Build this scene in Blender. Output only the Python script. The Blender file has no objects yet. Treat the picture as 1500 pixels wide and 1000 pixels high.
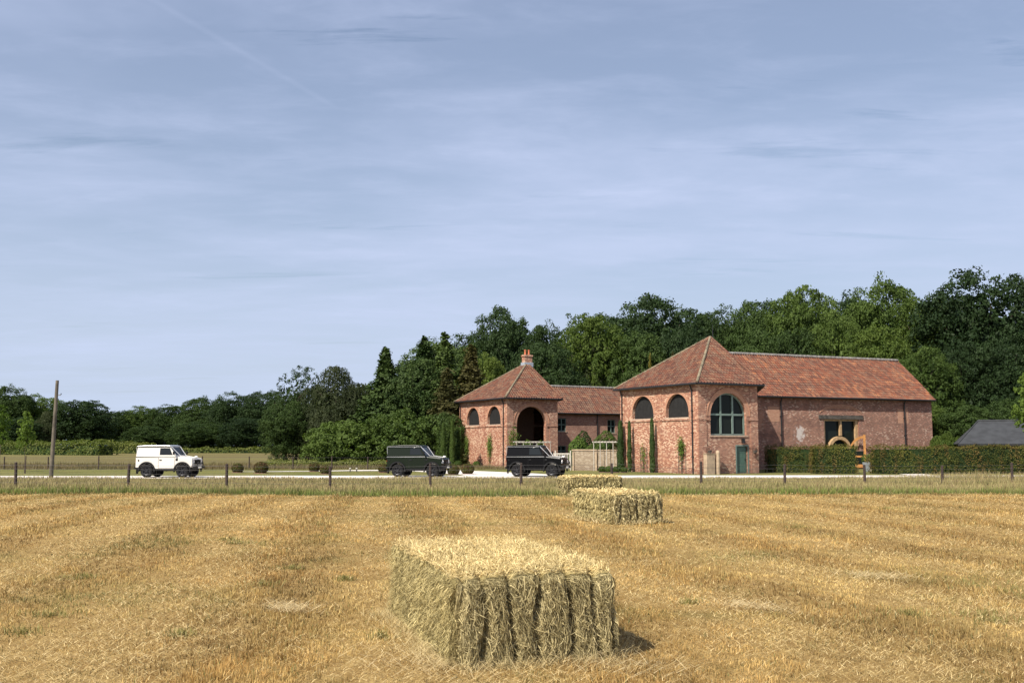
import bpy, bmesh, math, random
import numpy as np
from mathutils import Vector, Matrix
from mathutils.geometry import tessellate_polygon
random.seed(7); rng = np.random.default_rng(11)
sc = bpy.context.scene
R = math.radians

# ------------------------------------------------------------ camera, light
TILT = math.atan(152/1500); CAMZ = 1.85
cam = bpy.data.objects.new('camera', bpy.data.cameras.new('camera'))
sc.collection.objects.link(cam); sc.camera = cam
cam.location = (0, 0, CAMZ); cam.rotation_euler = (math.pi/2 + TILT, 0, 0)
cam.data.lens = 36; cam.data.sensor_width = 36; cam.data.clip_end = 6000; cam.data.clip_start = .1

SUN_EL = R(46); SUN_AZ = R(50)                       # light travels along (cos az, sin az)
ld = Vector((math.cos(SUN_AZ)*math.cos(SUN_EL), math.sin(SUN_AZ)*math.cos(SUN_EL), -math.sin(SUN_EL)))
sl = bpy.data.lights.new('sun', 'SUN'); sl.energy = 5.0; sl.angle = R(.5); sl.color = (1, .93, .82)
so = bpy.data.objects.new('sun', sl); sc.collection.objects.link(so)
so.rotation_euler = ld.to_track_quat('-Z', 'Y').to_euler()

w = bpy.data.worlds.new('World'); sc.world = w; w.use_nodes = True
nt = w.node_tree; nt.nodes.clear(); N = nt.nodes.new; L = nt.links.new
out = N('ShaderNodeOutputWorld'); bg = N('ShaderNodeBackground'); L(bg.outputs[0], out.inputs[0])
sky = N('ShaderNodeTexSky'); sky.sky_type = 'NISHITA'; sky.sun_disc = False
sky.sun_elevation = SUN_EL; sky.sun_rotation = math.atan2(-ld.x, -ld.y)
sky.air_density = 1.0; sky.dust_density = 2.0; sky.ozone_density = 1.5
bg.inputs[1].default_value = .078
tc = N('ShaderNodeTexCoord'); sep = N('ShaderNodeSeparateXYZ'); L(tc.outputs['Generated'], sep.inputs[0])
def wm(op, a, b=None, c=None):
    m = N('ShaderNodeMath'); m.operation = op
    for i, v in enumerate((a, b, c)):
        if v is None: continue
        if isinstance(v, (int, float)): m.inputs[i].default_value = v
        else: L(v, m.inputs[i])
    return m.outputs[0]
zz = wm('MAXIMUM', sep.outputs[2], .03); zz = wm('ADD', zz, .06)
px_ = wm('DIVIDE', sep.outputs[0], zz); py_ = wm('DIVIDE', sep.outputs[1], zz)
cx = N('ShaderNodeCombineXYZ'); L(px_, cx.inputs[0]); L(py_, cx.inputs[1])
def wnoise(scale, sx, sy, rot, detail, lo, hi, off=0):
    mp = N('ShaderNodeMapping'); mp.inputs['Scale'].default_value = (sx, sy, 1)
    mp.inputs['Rotation'].default_value = (0, 0, rot); mp.inputs['Location'].default_value = (off, off*.7, 0)
    L(cx.outputs[0], mp.inputs[0])
    n = N('ShaderNodeTexNoise'); n.inputs['Scale'].default_value = scale; n.inputs['Detail'].default_value = detail
    n.inputs['Roughness'].default_value = .6; n.inputs['Distortion'].default_value = .3
    L(mp.outputs[0], n.inputs['Vector'])
    r = N('ShaderNodeMapRange'); r.interpolation_type = 'SMOOTHSTEP'
    r.inputs[1].default_value = lo; r.inputs[2].default_value = hi
    L(n.outputs[0], r.inputs[0]); return r.outputs[0]
c1 = wnoise(.8, .75, 1.1, R(-25), 6, .38, .74)
c2 = wnoise(.3, .8, 1.3, R(20), 4, .40, .72, 4.3)
c3 = wnoise(2.6, .8, 1.5, R(-30), 9, .44, .74, 1.7)
# a thin vapour trail high in the sky: a straight band in the plane of the cloud deck
tr = N('ShaderNodeMapping'); tr.vector_type = 'POINT'; L(cx.outputs[0], tr.inputs[0])
cl = wm('MULTIPLY', c1, .42); cl = wm('MULTIPLY_ADD', c2, .38, cl); cl = wm('MULTIPLY_ADD', c3, .17, cl)
lowf = N('ShaderNodeMapRange'); lowf.interpolation_type = 'SMOOTHSTEP'; lowf.inputs[1].default_value = .0; lowf.inputs[2].default_value = .30; lowf.inputs[3].default_value = .35; L(sep.outputs[2], lowf.inputs[0])
cl = wm('ADD', wm('MULTIPLY', cl, lowf.outputs[0]), wm('MULTIPLY', wm('SUBTRACT', 1.0, lowf.outputs[0]), .42))
A_ = (-.62, 1.36); B_ = (-.62, 2.30)                 # ends of the trail on the deck, filled in below
def deck(px, py):
    v = 500-py; d = Vector((px-750, 1500*math.cos(TILT)-v*math.sin(TILT), 1500*math.sin(TILT)+v*math.cos(TILT))).normalized()
    return d.x/(d.z+.06), d.y/(d.z+.06)
A_ = deck(215, -5); B_ = deck(495, 160)
dx, dy = B_[0]-A_[0], B_[1]-A_[1]; ln = math.hypot(dx, dy); dx /= ln; dy /= ln
al = wm('ADD', wm('MULTIPLY', wm('SUBTRACT', px_, A_[0]), dx), wm('MULTIPLY', wm('SUBTRACT', py_, A_[1]), dy))
ac = wm('ABSOLUTE', wm('ADD', wm('MULTIPLY', wm('SUBTRACT', px_, A_[0]), -dy), wm('MULTIPLY', wm('SUBTRACT', py_, A_[1]), dx)))
band = N('ShaderNodeMapRange'); band.interpolation_type = 'SMOOTHSTEP'; band.inputs[1].default_value = .018; band.inputs[2].default_value = .0
L(ac, band.inputs[0])
fade = N('ShaderNodeMapRange'); fade.inputs[1].default_value = ln*1.02; fade.inputs[2].default_value = ln*.9; L(al, fade.inputs[0])
cl = wm('MULTIPLY_ADD', wm('MULTIPLY', band.outputs[0], fade.outputs[0]), .055, cl)
hz = wm('POWER', wm('SUBTRACT', 1.0, wm('MAXIMUM', sep.outputs[2], 0.0)), 7.0); cl = wm('MULTIPLY_ADD', hz, .30, wm('ADD', cl, .30)); cl = wm('MINIMUM', cl, 1.0)
wp = wnoise(1.5, .55, 2.6, R(-8), 8, .60, .70, 8.2); cl = wm('SUBTRACT', cl, wm('MULTIPLY', wp, .22)); cl = wm('MAXIMUM', cl, 0.0)
mx = N('ShaderNodeMixRGB'); L(cl, mx.inputs[0]); L(sky.outputs[0], mx.inputs[1]); mx.inputs[2].default_value = (4.95, 5.65, 7.75, 1)
mh = N('ShaderNodeMixRGB'); L(wm('MULTIPLY', hz, .55), mh.inputs[0]); L(mx.outputs[0], mh.inputs[1]); mh.inputs[2].default_value = (5.0, 5.95, 7.05, 1)
L(mh.outputs[0], bg.inputs[0])
sc.view_settings.view_transform = 'Standard'; sc.view_settings.look = 'None'
sc.view_settings.exposure = .62; sc.view_settings.gamma = 1

# ------------------------------------------------------------ helpers
def P(px, py, Y):
    v = 500-py; k = 1500*math.cos(TILT)-v*math.sin(TILT)
    return Vector(((px-750)/k*Y, Y, CAMZ+(1500*math.sin(TILT)+v*math.cos(TILT))/k*Y))
def sstep(a, b, x):
    t = np.clip((x-a)/(b-a), 0, 1); return t*t*(3-2*t)
def zg(x, y):
    x = np.asarray(x, float); y = np.asarray(y, float)
    z = -.2*sstep(28, 60, y) + np.clip(y-96, 0, 160)*.0085
    z = z + sstep(-28, 12, x)*np.clip(y-121, 0, 90)*.11
    return z + .05*np.sin(x*.21+y*.13)*sstep(3, 12, y)*sstep(60, 50, y)
def zgf(x, y): return float(zg(x, y))

def link(o): sc.collection.objects.link(o); return o
def tag(o, label=None, cat=None, group=None, kind=None):
    if label: o['label'] = label
    if cat: o['category'] = cat
    if group: o['group'] = group
    if kind: o['kind'] = kind
    return o
def thing(name, label, cat, loc=(0, 0, 0), rz=0, group=None):
    o = link(bpy.data.objects.new(name, None)); o.location = loc; o.rotation_euler = (0, 0, rz); o.empty_display_size = .3
    return tag(o, label, cat, group)
def copy_tree(o, parent=None):
    c = o.copy(); link(c); c.parent = parent
    for ch in o.children: copy_tree(ch, c)
    return c
def auto_uv(me):
    if not me.uv_layers: me.uv_layers.new(name='UVMap')
    uv = me.uv_layers[0].data
    for p in me.polygons:
        n = p.normal
        if abs(n.z) > .98: t = Vector((1, 0, 0))
        else: t = Vector((-n.y, n.x, 0)).normalized()
        b = n.cross(t)
        for li in p.loop_indices:
            co = me.vertices[me.loops[li].vertex_index].co
            uv[li].uv = (co.dot(t), co.dot(b))
class MB:
    def __init__(s): s.v = []; s.f = []; s.m = []; s.mi = 0
    def add(s, vs, fs):
        o = len(s.v); s.v += [tuple(v) for v in vs]; s.f += [tuple(i+o for i in f) for f in fs]; s.m += [s.mi]*len(fs)
    def box(s, x0, x1, y0, y1, z0, z1, M=None):
        vs = [Vector(c) for c in ((x0,y0,z0),(x1,y0,z0),(x1,y1,z0),(x0,y1,z0),(x0,y0,z1),(x1,y0,z1),(x1,y1,z1),(x0,y1,z1))]
        if M: vs = [M @ v for v in vs]
        s.add(vs, [(0,3,2,1),(4,5,6,7),(0,1,5,4),(1,2,6,5),(2,3,7,6),(3,0,4,7)])
    def prism(s, pts, y0, y1, M=None):               # pts (x,z), extruded along y
        n = len(pts); vs = [Vector((p[0], y0, p[1])) for p in pts]+[Vector((p[0], y1, p[1])) for p in pts]
        if M: vs = [M @ v for v in vs]
        tri = tessellate_polygon([[Vector((p[0], p[1], 0)) for p in pts]])
        fs = [tuple(t) for t in tri]+[tuple(n+i for i in reversed(t)) for t in tri]
        fs += [(i, (i+1) % n, n+(i+1) % n, n+i) for i in range(n)]
        s.add(vs, fs)
    def tube(s, pts, rad, seg=8, caps=True):
        pts = [Vector(p) for p in pts]; rad = rad if isinstance(rad, (list, tuple)) else [rad]*len(pts)
        vs = []; fs = []
        for i, p in enumerate(pts):
            d = (pts[min(i+1, len(pts)-1)]-pts[max(i-1, 0)]).normalized()
            a = Vector((0, 0, 1)) if abs(d.z) < .9 else Vector((1, 0, 0))
            u = d.cross(a).normalized(); w_ = d.cross(u)
            for k in range(seg):
                t = 2*math.pi*k/seg; vs.append(p+(u*math.cos(t)+w_*math.sin(t))*rad[i])
        for i in range(len(pts)-1):
            for k in range(seg):
                a = i*seg+k; b = i*seg+(k+1) % seg; fs.append((a, b, b+seg, a+seg))
        if caps: fs.append(tuple(range(seg))[::-1]); fs.append(tuple((len(pts)-1)*seg+k for k in range(seg)))
        s.add(vs, fs)
    def lathe(s, prof, seg=24, M=None):              # prof (r, h) about local y axis
        vs = []; fs = []; n = len(prof)
        for k in range(seg):
            t = 2*math.pi*k/seg
            for r, h in prof:
                v = Vector((r*math.cos(t), h, r*math.sin(t))); vs.append(M @ v if M else v)
        for k in range(seg):
            for i in range(n-1):
                a = k*n+i; b = ((k+1) % seg)*n+i; fs.append((a, a+1, b+1, b))
        s.add(vs, fs)
    def build(s, name, mat, parent=None, bevel=0, smooth=False, fix=True):
        me = bpy.data.meshes.new(name); me.from_pydata(s.v, [], s.f)
        mats = mat if isinstance(mat, (list, tuple)) else [mat]
        for m in mats: me.materials.append(m)
        if len(mats) > 1: me.polygons.foreach_set('material_index', s.m)
        if fix:
            bm = bmesh.new(); bm.from_mesh(me); bmesh.ops.remove_doubles(bm, verts=bm.verts, dist=1e-5)
            bmesh.ops.recalc_face_normals(bm, faces=bm.faces)
            if bevel:
                es = [e for e in bm.edges if len(e.link_faces) == 2 and e.calc_face_angle(0) > .5]
                bmesh.ops.bevel(bm, geom=es, offset=bevel, segments=2, affect='EDGES', profile=.5, clamp_overlap=True)
            bm.to_mesh(me); bm.free()
        me.update(); auto_uv(me)
        if smooth: me.polygons.foreach_set('use_smooth', [True]*len(me.polygons))
        o = link(bpy.data.objects.new(name, me)); o.parent = parent; return o

# ------------------------------------------------------------ materials
def mat(name):
    m = bpy.data.materials.new(name); m.use_nodes = True; t = m.node_tree; t.nodes.clear()
    o = t.nodes.new('ShaderNodeOutputMaterial'); b = t.nodes.new('ShaderNodeBsdfPrincipled')
    t.links.new(b.outputs[0], o.inputs[0]); return m, t, b, o
class G:                                             # tiny node graph helper
    def __init__(s, t): s.t = t
    def n(s, ty, **kw):
        x = s.t.nodes.new(ty)
        for k, v in kw.items(): setattr(x, k, v)
        return x
    def l(s, a, b): s.t.links.new(a, b)
    def put(s, v, inp):
        if v is None: return
        if hasattr(v, 'is_output') or isinstance(v, bpy.types.NodeSocket): s.l(v, inp)
        else: inp.default_value = v
    def math(s, op, a, b=None, c=None):
        m = s.n('ShaderNodeMath', operation=op)
        for i, v in enumerate((a, b, c)): s.put(v, m.inputs[i])
        return m.outputs[0]
    def mix(s, f, a, b, mode='MIX'):
        m = s.n('ShaderNodeMixRGB', blend_type=mode)
        for i, v in enumerate((f, a, b)):
            if isinstance(v, tuple) and len(v) == 3: v = v+(1,)
            s.put(v, m.inputs[i])
        return m.outputs[0]
    def noise(s, vec, scale, detail=4, rough=.55, dist=0):
        m = s.n('ShaderNodeTexNoise'); m.inputs['Scale'].default_value = scale; m.inputs['Detail'].default_value = detail
        m.inputs['Roughness'].default_value = rough; m.inputs['Distortion'].default_value = dist
        if vec is not None: s.l(vec, m.inputs['Vector'])
        return m.outputs[0]
    def rng(s, v, a, b, c=0., d=1., smooth=True):
        m = s.n('ShaderNodeMapRange'); m.interpolation_type = 'SMOOTHSTEP' if smooth else 'LINEAR'
        for i, x in enumerate((v, a, b, c, d)): s.put(x, m.inputs[i])
        return m.outputs[0]
    def map(s, vec, sc_=(1, 1, 1), loc=(0, 0, 0), rot=(0, 0, 0)):
        m = s.n('ShaderNodeMapping'); s.l(vec, m.inputs[0]); m.inputs['Scale'].default_value = sc_
        m.inputs['Location'].default_value = loc; m.inputs['Rotation'].default_value = rot; return m.outputs[0]
    def tc(s, k='Object'): return s.n('ShaderNodeTexCoord').outputs[k]
    def bump(s, h, strength, dist, b):
        m = s.n('ShaderNodeBump'); m.inputs['Strength'].default_value = strength; m.inputs['Distance'].default_value = dist
        s.l(h, m.inputs['Height']); s.l(m.outputs[0], b.inputs['Normal'])

def plain(name, col, rough=.6, metal=0, var=.15, scale=6, spec=.5, coat=0):
    m, t, b, o = mat(name); g = G(t)
    n = g.noise(g.tc(), scale, 5)
    f = g.rng(n, .3, .7, 1-var, 1+var)
    c = g.mix(1.0, col, (1, 1, 1), 'MULTIPLY')
    cc = g.n('ShaderNodeVectorMath', operation='SCALE'); g.l(c, cc.inputs[0]); g.l(f, cc.inputs['Scale'])
    g.l(cc.outputs[0], b.inputs['Base Color']); b.inputs['Roughness'].default_value = rough
    b.inputs['Metallic'].default_value = metal; b.inputs['Specular IOR Level'].default_value = spec
    b.inputs['Coat Weight'].default_value = coat; return m

def brick(name, c1, c2, c3, pale, pale_amt, stains=(), dark=.0):
    m, t, b, o = mat(name); g = G(t)
    uv = g.tc('UV'); ob = g.tc('Object')
    br = g.n('ShaderNodeTexBrick'); g.l(uv, br.inputs['Vector'])
    br.inputs['Scale'].default_value = 1; br.inputs['Brick Width'].default_value = .19; br.inputs['Row Height'].default_value = .078
    br.inputs['Mortar Size'].default_value = .009; br.inputs['Mortar Smooth'].default_value = .2; br.inputs['Bias'].default_value = 0
    br.inputs['Color1'].default_value = (0, 0, 0, 1); br.inputs['Color2'].default_value = (1, 1, 1, 1); br.inputs['Mortar'].default_value = (.5, .5, .5, 1)
    bw = g.n('ShaderNodeSeparateColor'); g.l(br.outputs[0], bw.inputs[0]); r = bw.outputs[0]
    n_big = g.noise(ob, .55, 5, .6); n_mid = g.noise(ob, 3.0, 5, .65); n_f = g.noise(ob, 14, 3)
    col = g.mix(g.rng(r, .1, .75), c1, c2)
    col = g.mix(g.rng(g.math('ADD', g.math('MULTIPLY', r, .45), g.math('MULTIPLY', n_mid, .75)), .55, .85), col, c3)
    pf = g.math('ADD', g.math('MULTIPLY', n_big, .55), g.math('ADD', g.math('MULTIPLY', n_mid, .35), g.math('MULTIPLY', r, .42)))
    col = g.mix(g.rng(pf, .90-pale_amt, 1.0-pale_amt), col, pale)
    col = g.mix(g.rng(n_f, .2, .8, .12, 0), col, (.05, .03, .025))
    col = g.mix(g.math('MULTIPLY', br.outputs['Fac'], .8), col, (.46, .38, .31))
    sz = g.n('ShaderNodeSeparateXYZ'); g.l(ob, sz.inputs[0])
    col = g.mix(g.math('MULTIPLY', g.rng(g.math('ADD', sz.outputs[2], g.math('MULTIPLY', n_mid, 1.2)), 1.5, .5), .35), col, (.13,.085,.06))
    if dark: col = g.mix(g.rng(g.noise(ob, .9, 3), .45, .7, 0, dark), col, (.10, .05, .04))
    for (su, sv, ru, rv, cc) in stains:
        vm = g.map(uv, (1/ru, 1/rv, 1), (-su/ru, -sv/rv, 0))
        d = g.n('ShaderNodeVectorMath', operation='LENGTH'); g.l(vm, d.inputs[0])
        f = g.rng(g.math('ADD', d.outputs['Value'], g.math('MULTIPLY', g.noise(ob, 3.4, 6, .75), 4.5)), 3.25, 2.75)
        col = g.mix(g.math('MULTIPLY', f, .8), col, cc)
    g.l(col, b.inputs['Base Color']); b.inputs['Roughness'].default_value = .92; b.inputs['Specular IOR Level'].default_value = .2
    g.bump(g.math('ADD', g.math('MULTIPLY', br.outputs['Fac'], -1.0), g.math('MULTIPLY', n_f, .9)), .6, .012, b)
    return m

def pantile(name, ca, cb, cc, bright, lichen):
    m, t, b, o = mat(name); g = G(t)
    uv = g.tc('UV'); ob = g.tc('Object')
    sp = g.n('ShaderNodeSeparateXYZ'); g.l(uv, sp.inputs[0])
    fl = g.n('ShaderNodeCombineXYZ'); g.l(g.math('FLOOR', sp.outputs[0]), fl.inputs[0]); g.l(g.math('FLOOR', sp.outputs[1]), fl.inputs[1])
    wn = g.n('ShaderNodeTexWhiteNoise', noise_dimensions='2D'); g.l(fl.outputs[0], wn.inputs['Vector'])
    wn2 = g.n('ShaderNodeTexWhiteNoise', noise_dimensions='2D'); g.l(g.map(fl.outputs[0], (1, 1, 1), (31, 17, 0)), wn2.inputs['Vector'])
    nb = g.noise(ob, .8, 5, .65); nf = g.noise(ob, 9, 4, .6)
    col = g.mix(g.rng(wn.outputs[0], 0, 1), ca, cb)
    col = g.mix(g.rng(g.math('ADD', g.math('MULTIPLY', wn2.outputs[0], .5), g.math('MULTIPLY', nb, .9)), .74-bright, .98-bright), col, cc)
    col = g.mix(g.rng(g.math('ADD', nf, g.math('MULTIPLY', wn2.outputs[0], .35)), .62, .95, 0, .75), col, lichen)
    col = g.mix(g.rng(wn2.outputs[0], .86, .9, 0, .55), col, (.09, .05, .04))
    g.l(col, b.inputs['Base Color']); b.inputs['Roughness'].default_value = .85; b.inputs['Specular IOR Level'].default_value = .25
    g.bump(nf, .5, .02, b); return m

def foliage(name, ca, cb, transl=.25, scale=.6, cc=None, cthr=.6, st=(1, 1, 1)):
    m, t, b, o = mat(name); g = G(t)
    ob = g.map(g.tc('Object'), st); oi = g.n('ShaderNodeObjectInfo')
    n1 = g.noise(ob, scale, 3, .6); n2 = g.noise(ob, scale*9, 2, .6)
    f = g.math('ADD', g.math('MULTIPLY', n1, .6), g.math('ADD', g.math('MULTIPLY', n2, .5), g.math('MULTIPLY', oi.outputs['Random'], .25)))
    col = g.mix(g.rng(f, .4, .9), ca, cb)
    if cc: col = g.mix(g.rng(g.noise(g.map(ob, (1, 1, 1), (5, 3, 1)), scale*2.2, 1), cthr-.06, cthr+.1), col, cc)
    g.l(col, b.inputs['Base Color']); b.inputs['Roughness'].default_value = .6; b.inputs['Specular IOR Level'].default_value = .12
    tr = g.n('ShaderNodeBsdfTranslucent'); g.l(g.mix(1, col, (1.5, 1.7, .6), 'MULTIPLY'), tr.inputs[0])
    ms = g.n('ShaderNodeMixShader'); ms.inputs[0].default_value = transl
    g.l(b.outputs[0], ms.inputs[1]); g.l(tr.outputs[0], ms.inputs[2]); g.l(ms.outputs[0], o.inputs[0]); return m
def blademat(name, transl=.3):
    m, t, b, o = mat(name); g = G(t)
    a = g.n('ShaderNodeAttribute', attribute_name='Col')
    g.l(a.outputs['Color'], b.inputs['Base Color']); b.inputs['Roughness'].default_value = .6; b.inputs['Specular IOR Level'].default_value = .3
    tr = g.n('ShaderNodeBsdfTranslucent'); g.l(a.outputs['Color'], tr.inputs[0])
    ms = g.n('ShaderNodeMixShader'); ms.inputs[0].default_value = transl
    g.l(b.outputs[0], ms.inputs[1]); g.l(tr.outputs[0], ms.inputs[2]); g.l(ms.outputs[0], o.inputs[0]); return m

M = {}
M['brick_tower'] = brick('brick_tower', (.23,.075,.040), (.38,.155,.085), (.46,.225,.13), (.54,.35,.23), .19)  # sunlit copy: colour raised so the left walls look brighter
M['brick_tower_shaded'] = brick('brick_tower_shaded', (.20,.065,.036), (.33,.125,.068), (.40,.18,.105), (.52,.33,.22), .14)  # same brick in a darker colour, for walls the sun only grazes
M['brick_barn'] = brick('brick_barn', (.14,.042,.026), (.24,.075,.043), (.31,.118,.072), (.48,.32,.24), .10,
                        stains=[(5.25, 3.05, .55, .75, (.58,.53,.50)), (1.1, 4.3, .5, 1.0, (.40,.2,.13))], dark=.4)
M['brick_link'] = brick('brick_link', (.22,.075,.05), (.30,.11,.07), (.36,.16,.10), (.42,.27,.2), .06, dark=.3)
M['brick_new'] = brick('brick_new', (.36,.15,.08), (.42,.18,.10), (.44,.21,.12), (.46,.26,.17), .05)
M['tile_tower'] = pantile('tile_tower', (.145,.055,.033), (.085,.039,.028), (.20,.08,.042), -.04, (.20,.14,.09))
M['tile_barn'] = pantile('tile_barn', (.165,.058,.033), (.09,.040,.028), (.31,.108,.04), .0, (.17,.12,.085))
M['tile_link'] = pantile('tile_link', (.14,.058,.036), (.08,.04,.03), (.20,.085,.046), -.03, (.21,.15,.10))
M['ridge_lichen'] = plain('ridge_lichen', (.165,.135,.085), .95, var=.4, scale=3)
M['ridge_grey'] = plain('ridge_grey', (.19,.175,.16), .9, var=.35, scale=3)
M['black_iron'] = plain('black_iron', (.012,.012,.013), .45)
M['soot_board'] = plain('soot_board', (.010,.0095,.009), .85, var=.4, scale=4)
M['dark_int'] = plain('dark_int', (.10,.06,.045), .95)
M['sill'] = plain('sill', (.42,.30,.22), .9, var=.2)
M['sage'] = plain('sage', (.13,.18,.155), .5)
M['green_door'] = plain('green_door', (.06,.115,.09), .5)
M['oak_new'] = plain('oak_new', (.38,.17,.045), .6, var=.25, scale=5)
M['oak_pale'] = plain('oak_pale', (.38,.25,.13), .7, var=.25, scale=5)
M['oak_old'] = plain('oak_old', (.07,.06,.05), .9, var=.4, scale=5)
M['lead'] = plain('lead', (.28,.31,.35), .5)
M['pot'] = plain('pot', (.45,.13,.06), .8)
M['sandstone'] = brick('sandstone', (.20,.15,.095), (.27,.21,.14), (.31,.25,.17), (.37,.31,.23), .12)
M['stone_plain'] = plain('stone_plain', (.36,.27,.18), .9, var=.2, scale=3)
M['post'] = plain('post', (.045,.028,.022), .9, var=.5, scale=12)
M['pole'] = plain('pole', (.11,.092,.068), .9, var=.4, scale=2)
M['wire'] = plain('wire', (.16,.15,.14), .5, metal=.6)
M['slate'] = plain('slate', (.028,.030,.033), .8, var=.25, scale=1.5)
M['white_wood'] = plain('white_wood', (.40,.37,.32), .7)
M['zinc'] = plain('zinc', (.22,.24,.26), .5, metal=.3)
M['mulch'] = plain('mulch', (.16,.085,.06), 1, var=.5, scale=10)
M['bark'] = plain('bark', (.085,.065,.048), .95, var=.4, scale=3)
M['bark_pale'] = plain('bark_pale', (.30,.27,.23), .9, var=.4, scale=3)
M['leaf_dark'] = foliage('leaf_dark', (.018,.034,.010), (.050,.080,.020), .18)
M['leaf_deep'] = foliage('leaf_deep', (.013,.026,.009), (.034,.058,.018), .16)
M['leaf_mid'] = foliage('leaf_mid', (.028,.052,.012), (.082,.120,.026), .22)
M['leaf_light'] = foliage('leaf_light', (.040,.068,.013), (.105,.142,.028), .26)
M['leaf_willow'] = foliage('leaf_willow', (.032,.043,.019), (.068,.080,.035), .25)
M['leaf_conifer'] = foliage('leaf_conifer', (.022,.044,.013), (.072,.105,.028), .12)
M['leaf_brown'] = foliage('leaf_brown', (.035,.040,.014), (.085,.075,.025), .12)
M['leaf_gold'] = foliage('leaf_gold', (.10,.09,.015), (.17,.15,.03), .15)
M['leaf_sap'] = foliage('leaf_sap', (.05,.09,.012), (.11,.16,.03), .3)
M['leaf_yew'] = foliage('leaf_yew', (.022,.030,.008), (.13,.13,.025), .14, .8, (.12,.085,.026), .52, (1, 1, .25))
M['leaf_box'] = foliage('leaf_box', (.040,.045,.012), (.085,.085,.022), .12, 2.5, (.085,.050,.022), .5)
M['leaf_boxg'] = foliage('leaf_boxg', (.035,.060,.012), (.075,.110,.022), .12, 2.5)
M['leaf_vine'] = foliage('leaf_vine', (.06,.11,.02), (.13,.18,.04), .3, 2)
M['leaf_bank'] = foliage('leaf_bank', (.07,.10,.02), (.16,.17,.05), .3, .5)
M['flower'] = plain('flower', (.62,.60,.52), .7)
M['blade'] = blademat('blade')
M['hay'] = blademat('hay', .15)

# ------------------------------------------------------------ numpy noise
def vnoise(x, y, seed=0):
    x = np.asarray(x, float); y = np.asarray(y, float); xi = np.floor(x).astype(int); yi = np.floor(y).astype(int)
    xf = x-xi; yf = y-yi; xf = xf*xf*(3-2*xf); yf = yf*yf*(3-2*yf)
    def h(i, j):
        n = np.sin(i*127.1+j*311.7+seed*74.7)*43758.5453; return n-np.floor(n)
    return (h(xi, yi)*(1-xf)+h(xi+1, yi)*xf)*(1-yf)+(h(xi, yi+1)*(1-xf)+h(xi+1, yi+1)*xf)*yf
def fbm(x, y, seed=0, o=4):
    a = .5; s = 0; t = 0
    for k in range(o): s += a*vnoise(x*2**k, y*2**k, seed+k); t += a; a *= .55
    return s/t
def np_mesh(name, V, F, mat_, parent=None, col=None, mi=None):
    me = bpy.data.meshes.new(name); n = len(V); k = F.shape[1]
    me.vertices.add(n); me.vertices.foreach_set('co', V.astype(np.float32).ravel())
    me.loops.add(F.size); me.loops.foreach_set('vertex_index', F.astype(np.int32).ravel())
    me.polygons.add(len(F)); me.polygons.foreach_set('loop_start', np.arange(0, F.size, k, dtype=np.int32))
    try: me.polygons.foreach_set('loop_total', np.full(len(F), k, dtype=np.int32))
    except Exception: pass
    mats = mat_ if isinstance(mat_, (list, tuple)) else [mat_]
    for m in mats: me.materials.append(m)
    if mi is not None: me.polygons.foreach_set('material_index', mi.astype(np.int32))
    if col is not None:
        a = me.color_attributes.new('Col', 'FLOAT_COLOR', 'POINT')
        c = np.ones((n, 4), np.float32); c[:, :3] = col; a.data.foreach_set('color', c.ravel())
    me.update(calc_edges=True)
    if name is None: return me
    o = link(bpy.data.objects.new(name, me)); o.parent = parent; return o
def unit(v): return v/np.maximum(np.linalg.norm(v, axis=-1, keepdims=True), 1e-9)
def leaf_quads(C, Nn, size, jit=.6, asp=.6, bend=None):
    n = len(C); Nn = unit(Nn+rng.normal(0, jit, (n, 3)))
    a = rng.normal(0, 1, (n, 3)); u = unit(np.cross(Nn, a)); v = np.cross(Nn, u)
    s = (size*rng.uniform(.6, 1.35, n))[:, None] if np.isscalar(size) else (size*rng.uniform(.6, 1.35, n))[:, None]
    V = np.stack([C-u*s, C-v*s*asp, C+u*s, C+v*s*asp], 1).reshape(-1, 3)
    return V, np.arange(4*n).reshape(n, 4)
def blades(X, Y, Z, H, W, lean, col0, col1, ang=None):
    n = len(X); a = rng.uniform(0, 2*np.pi, n); la = rng.uniform(0, 2*np.pi, n) if ang is None else ang
    b = np.stack([X, Y, Z], 1); wv = np.stack([np.cos(a), np.sin(a), np.zeros(n)], 1)*(W/2)[:, None]
    ld_ = np.stack([np.cos(la), np.sin(la), np.zeros(n)], 1)
    tip = b+ld_*(lean*H)[:, None]+np.array([0, 0, 1])*(H*np.sqrt(np.maximum(1-np.minimum(lean, .98)**2, .02)))[:, None]
    mid = b*.5+tip*.5+np.array([0, 0, 1])*(H*.08)[:, None]
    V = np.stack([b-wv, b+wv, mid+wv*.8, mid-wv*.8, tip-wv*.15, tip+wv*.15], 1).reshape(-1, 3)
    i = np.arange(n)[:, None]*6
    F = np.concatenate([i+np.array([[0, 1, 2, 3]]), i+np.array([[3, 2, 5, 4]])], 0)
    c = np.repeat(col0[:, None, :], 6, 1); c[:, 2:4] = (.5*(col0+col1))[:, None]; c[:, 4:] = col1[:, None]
    return V, F, c.reshape(-1, 3)
def lerp(a, b, t): return np.asarray(a)[None]*(1-t[:, None])+np.asarray(b)[None]*t[:, None]

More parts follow.
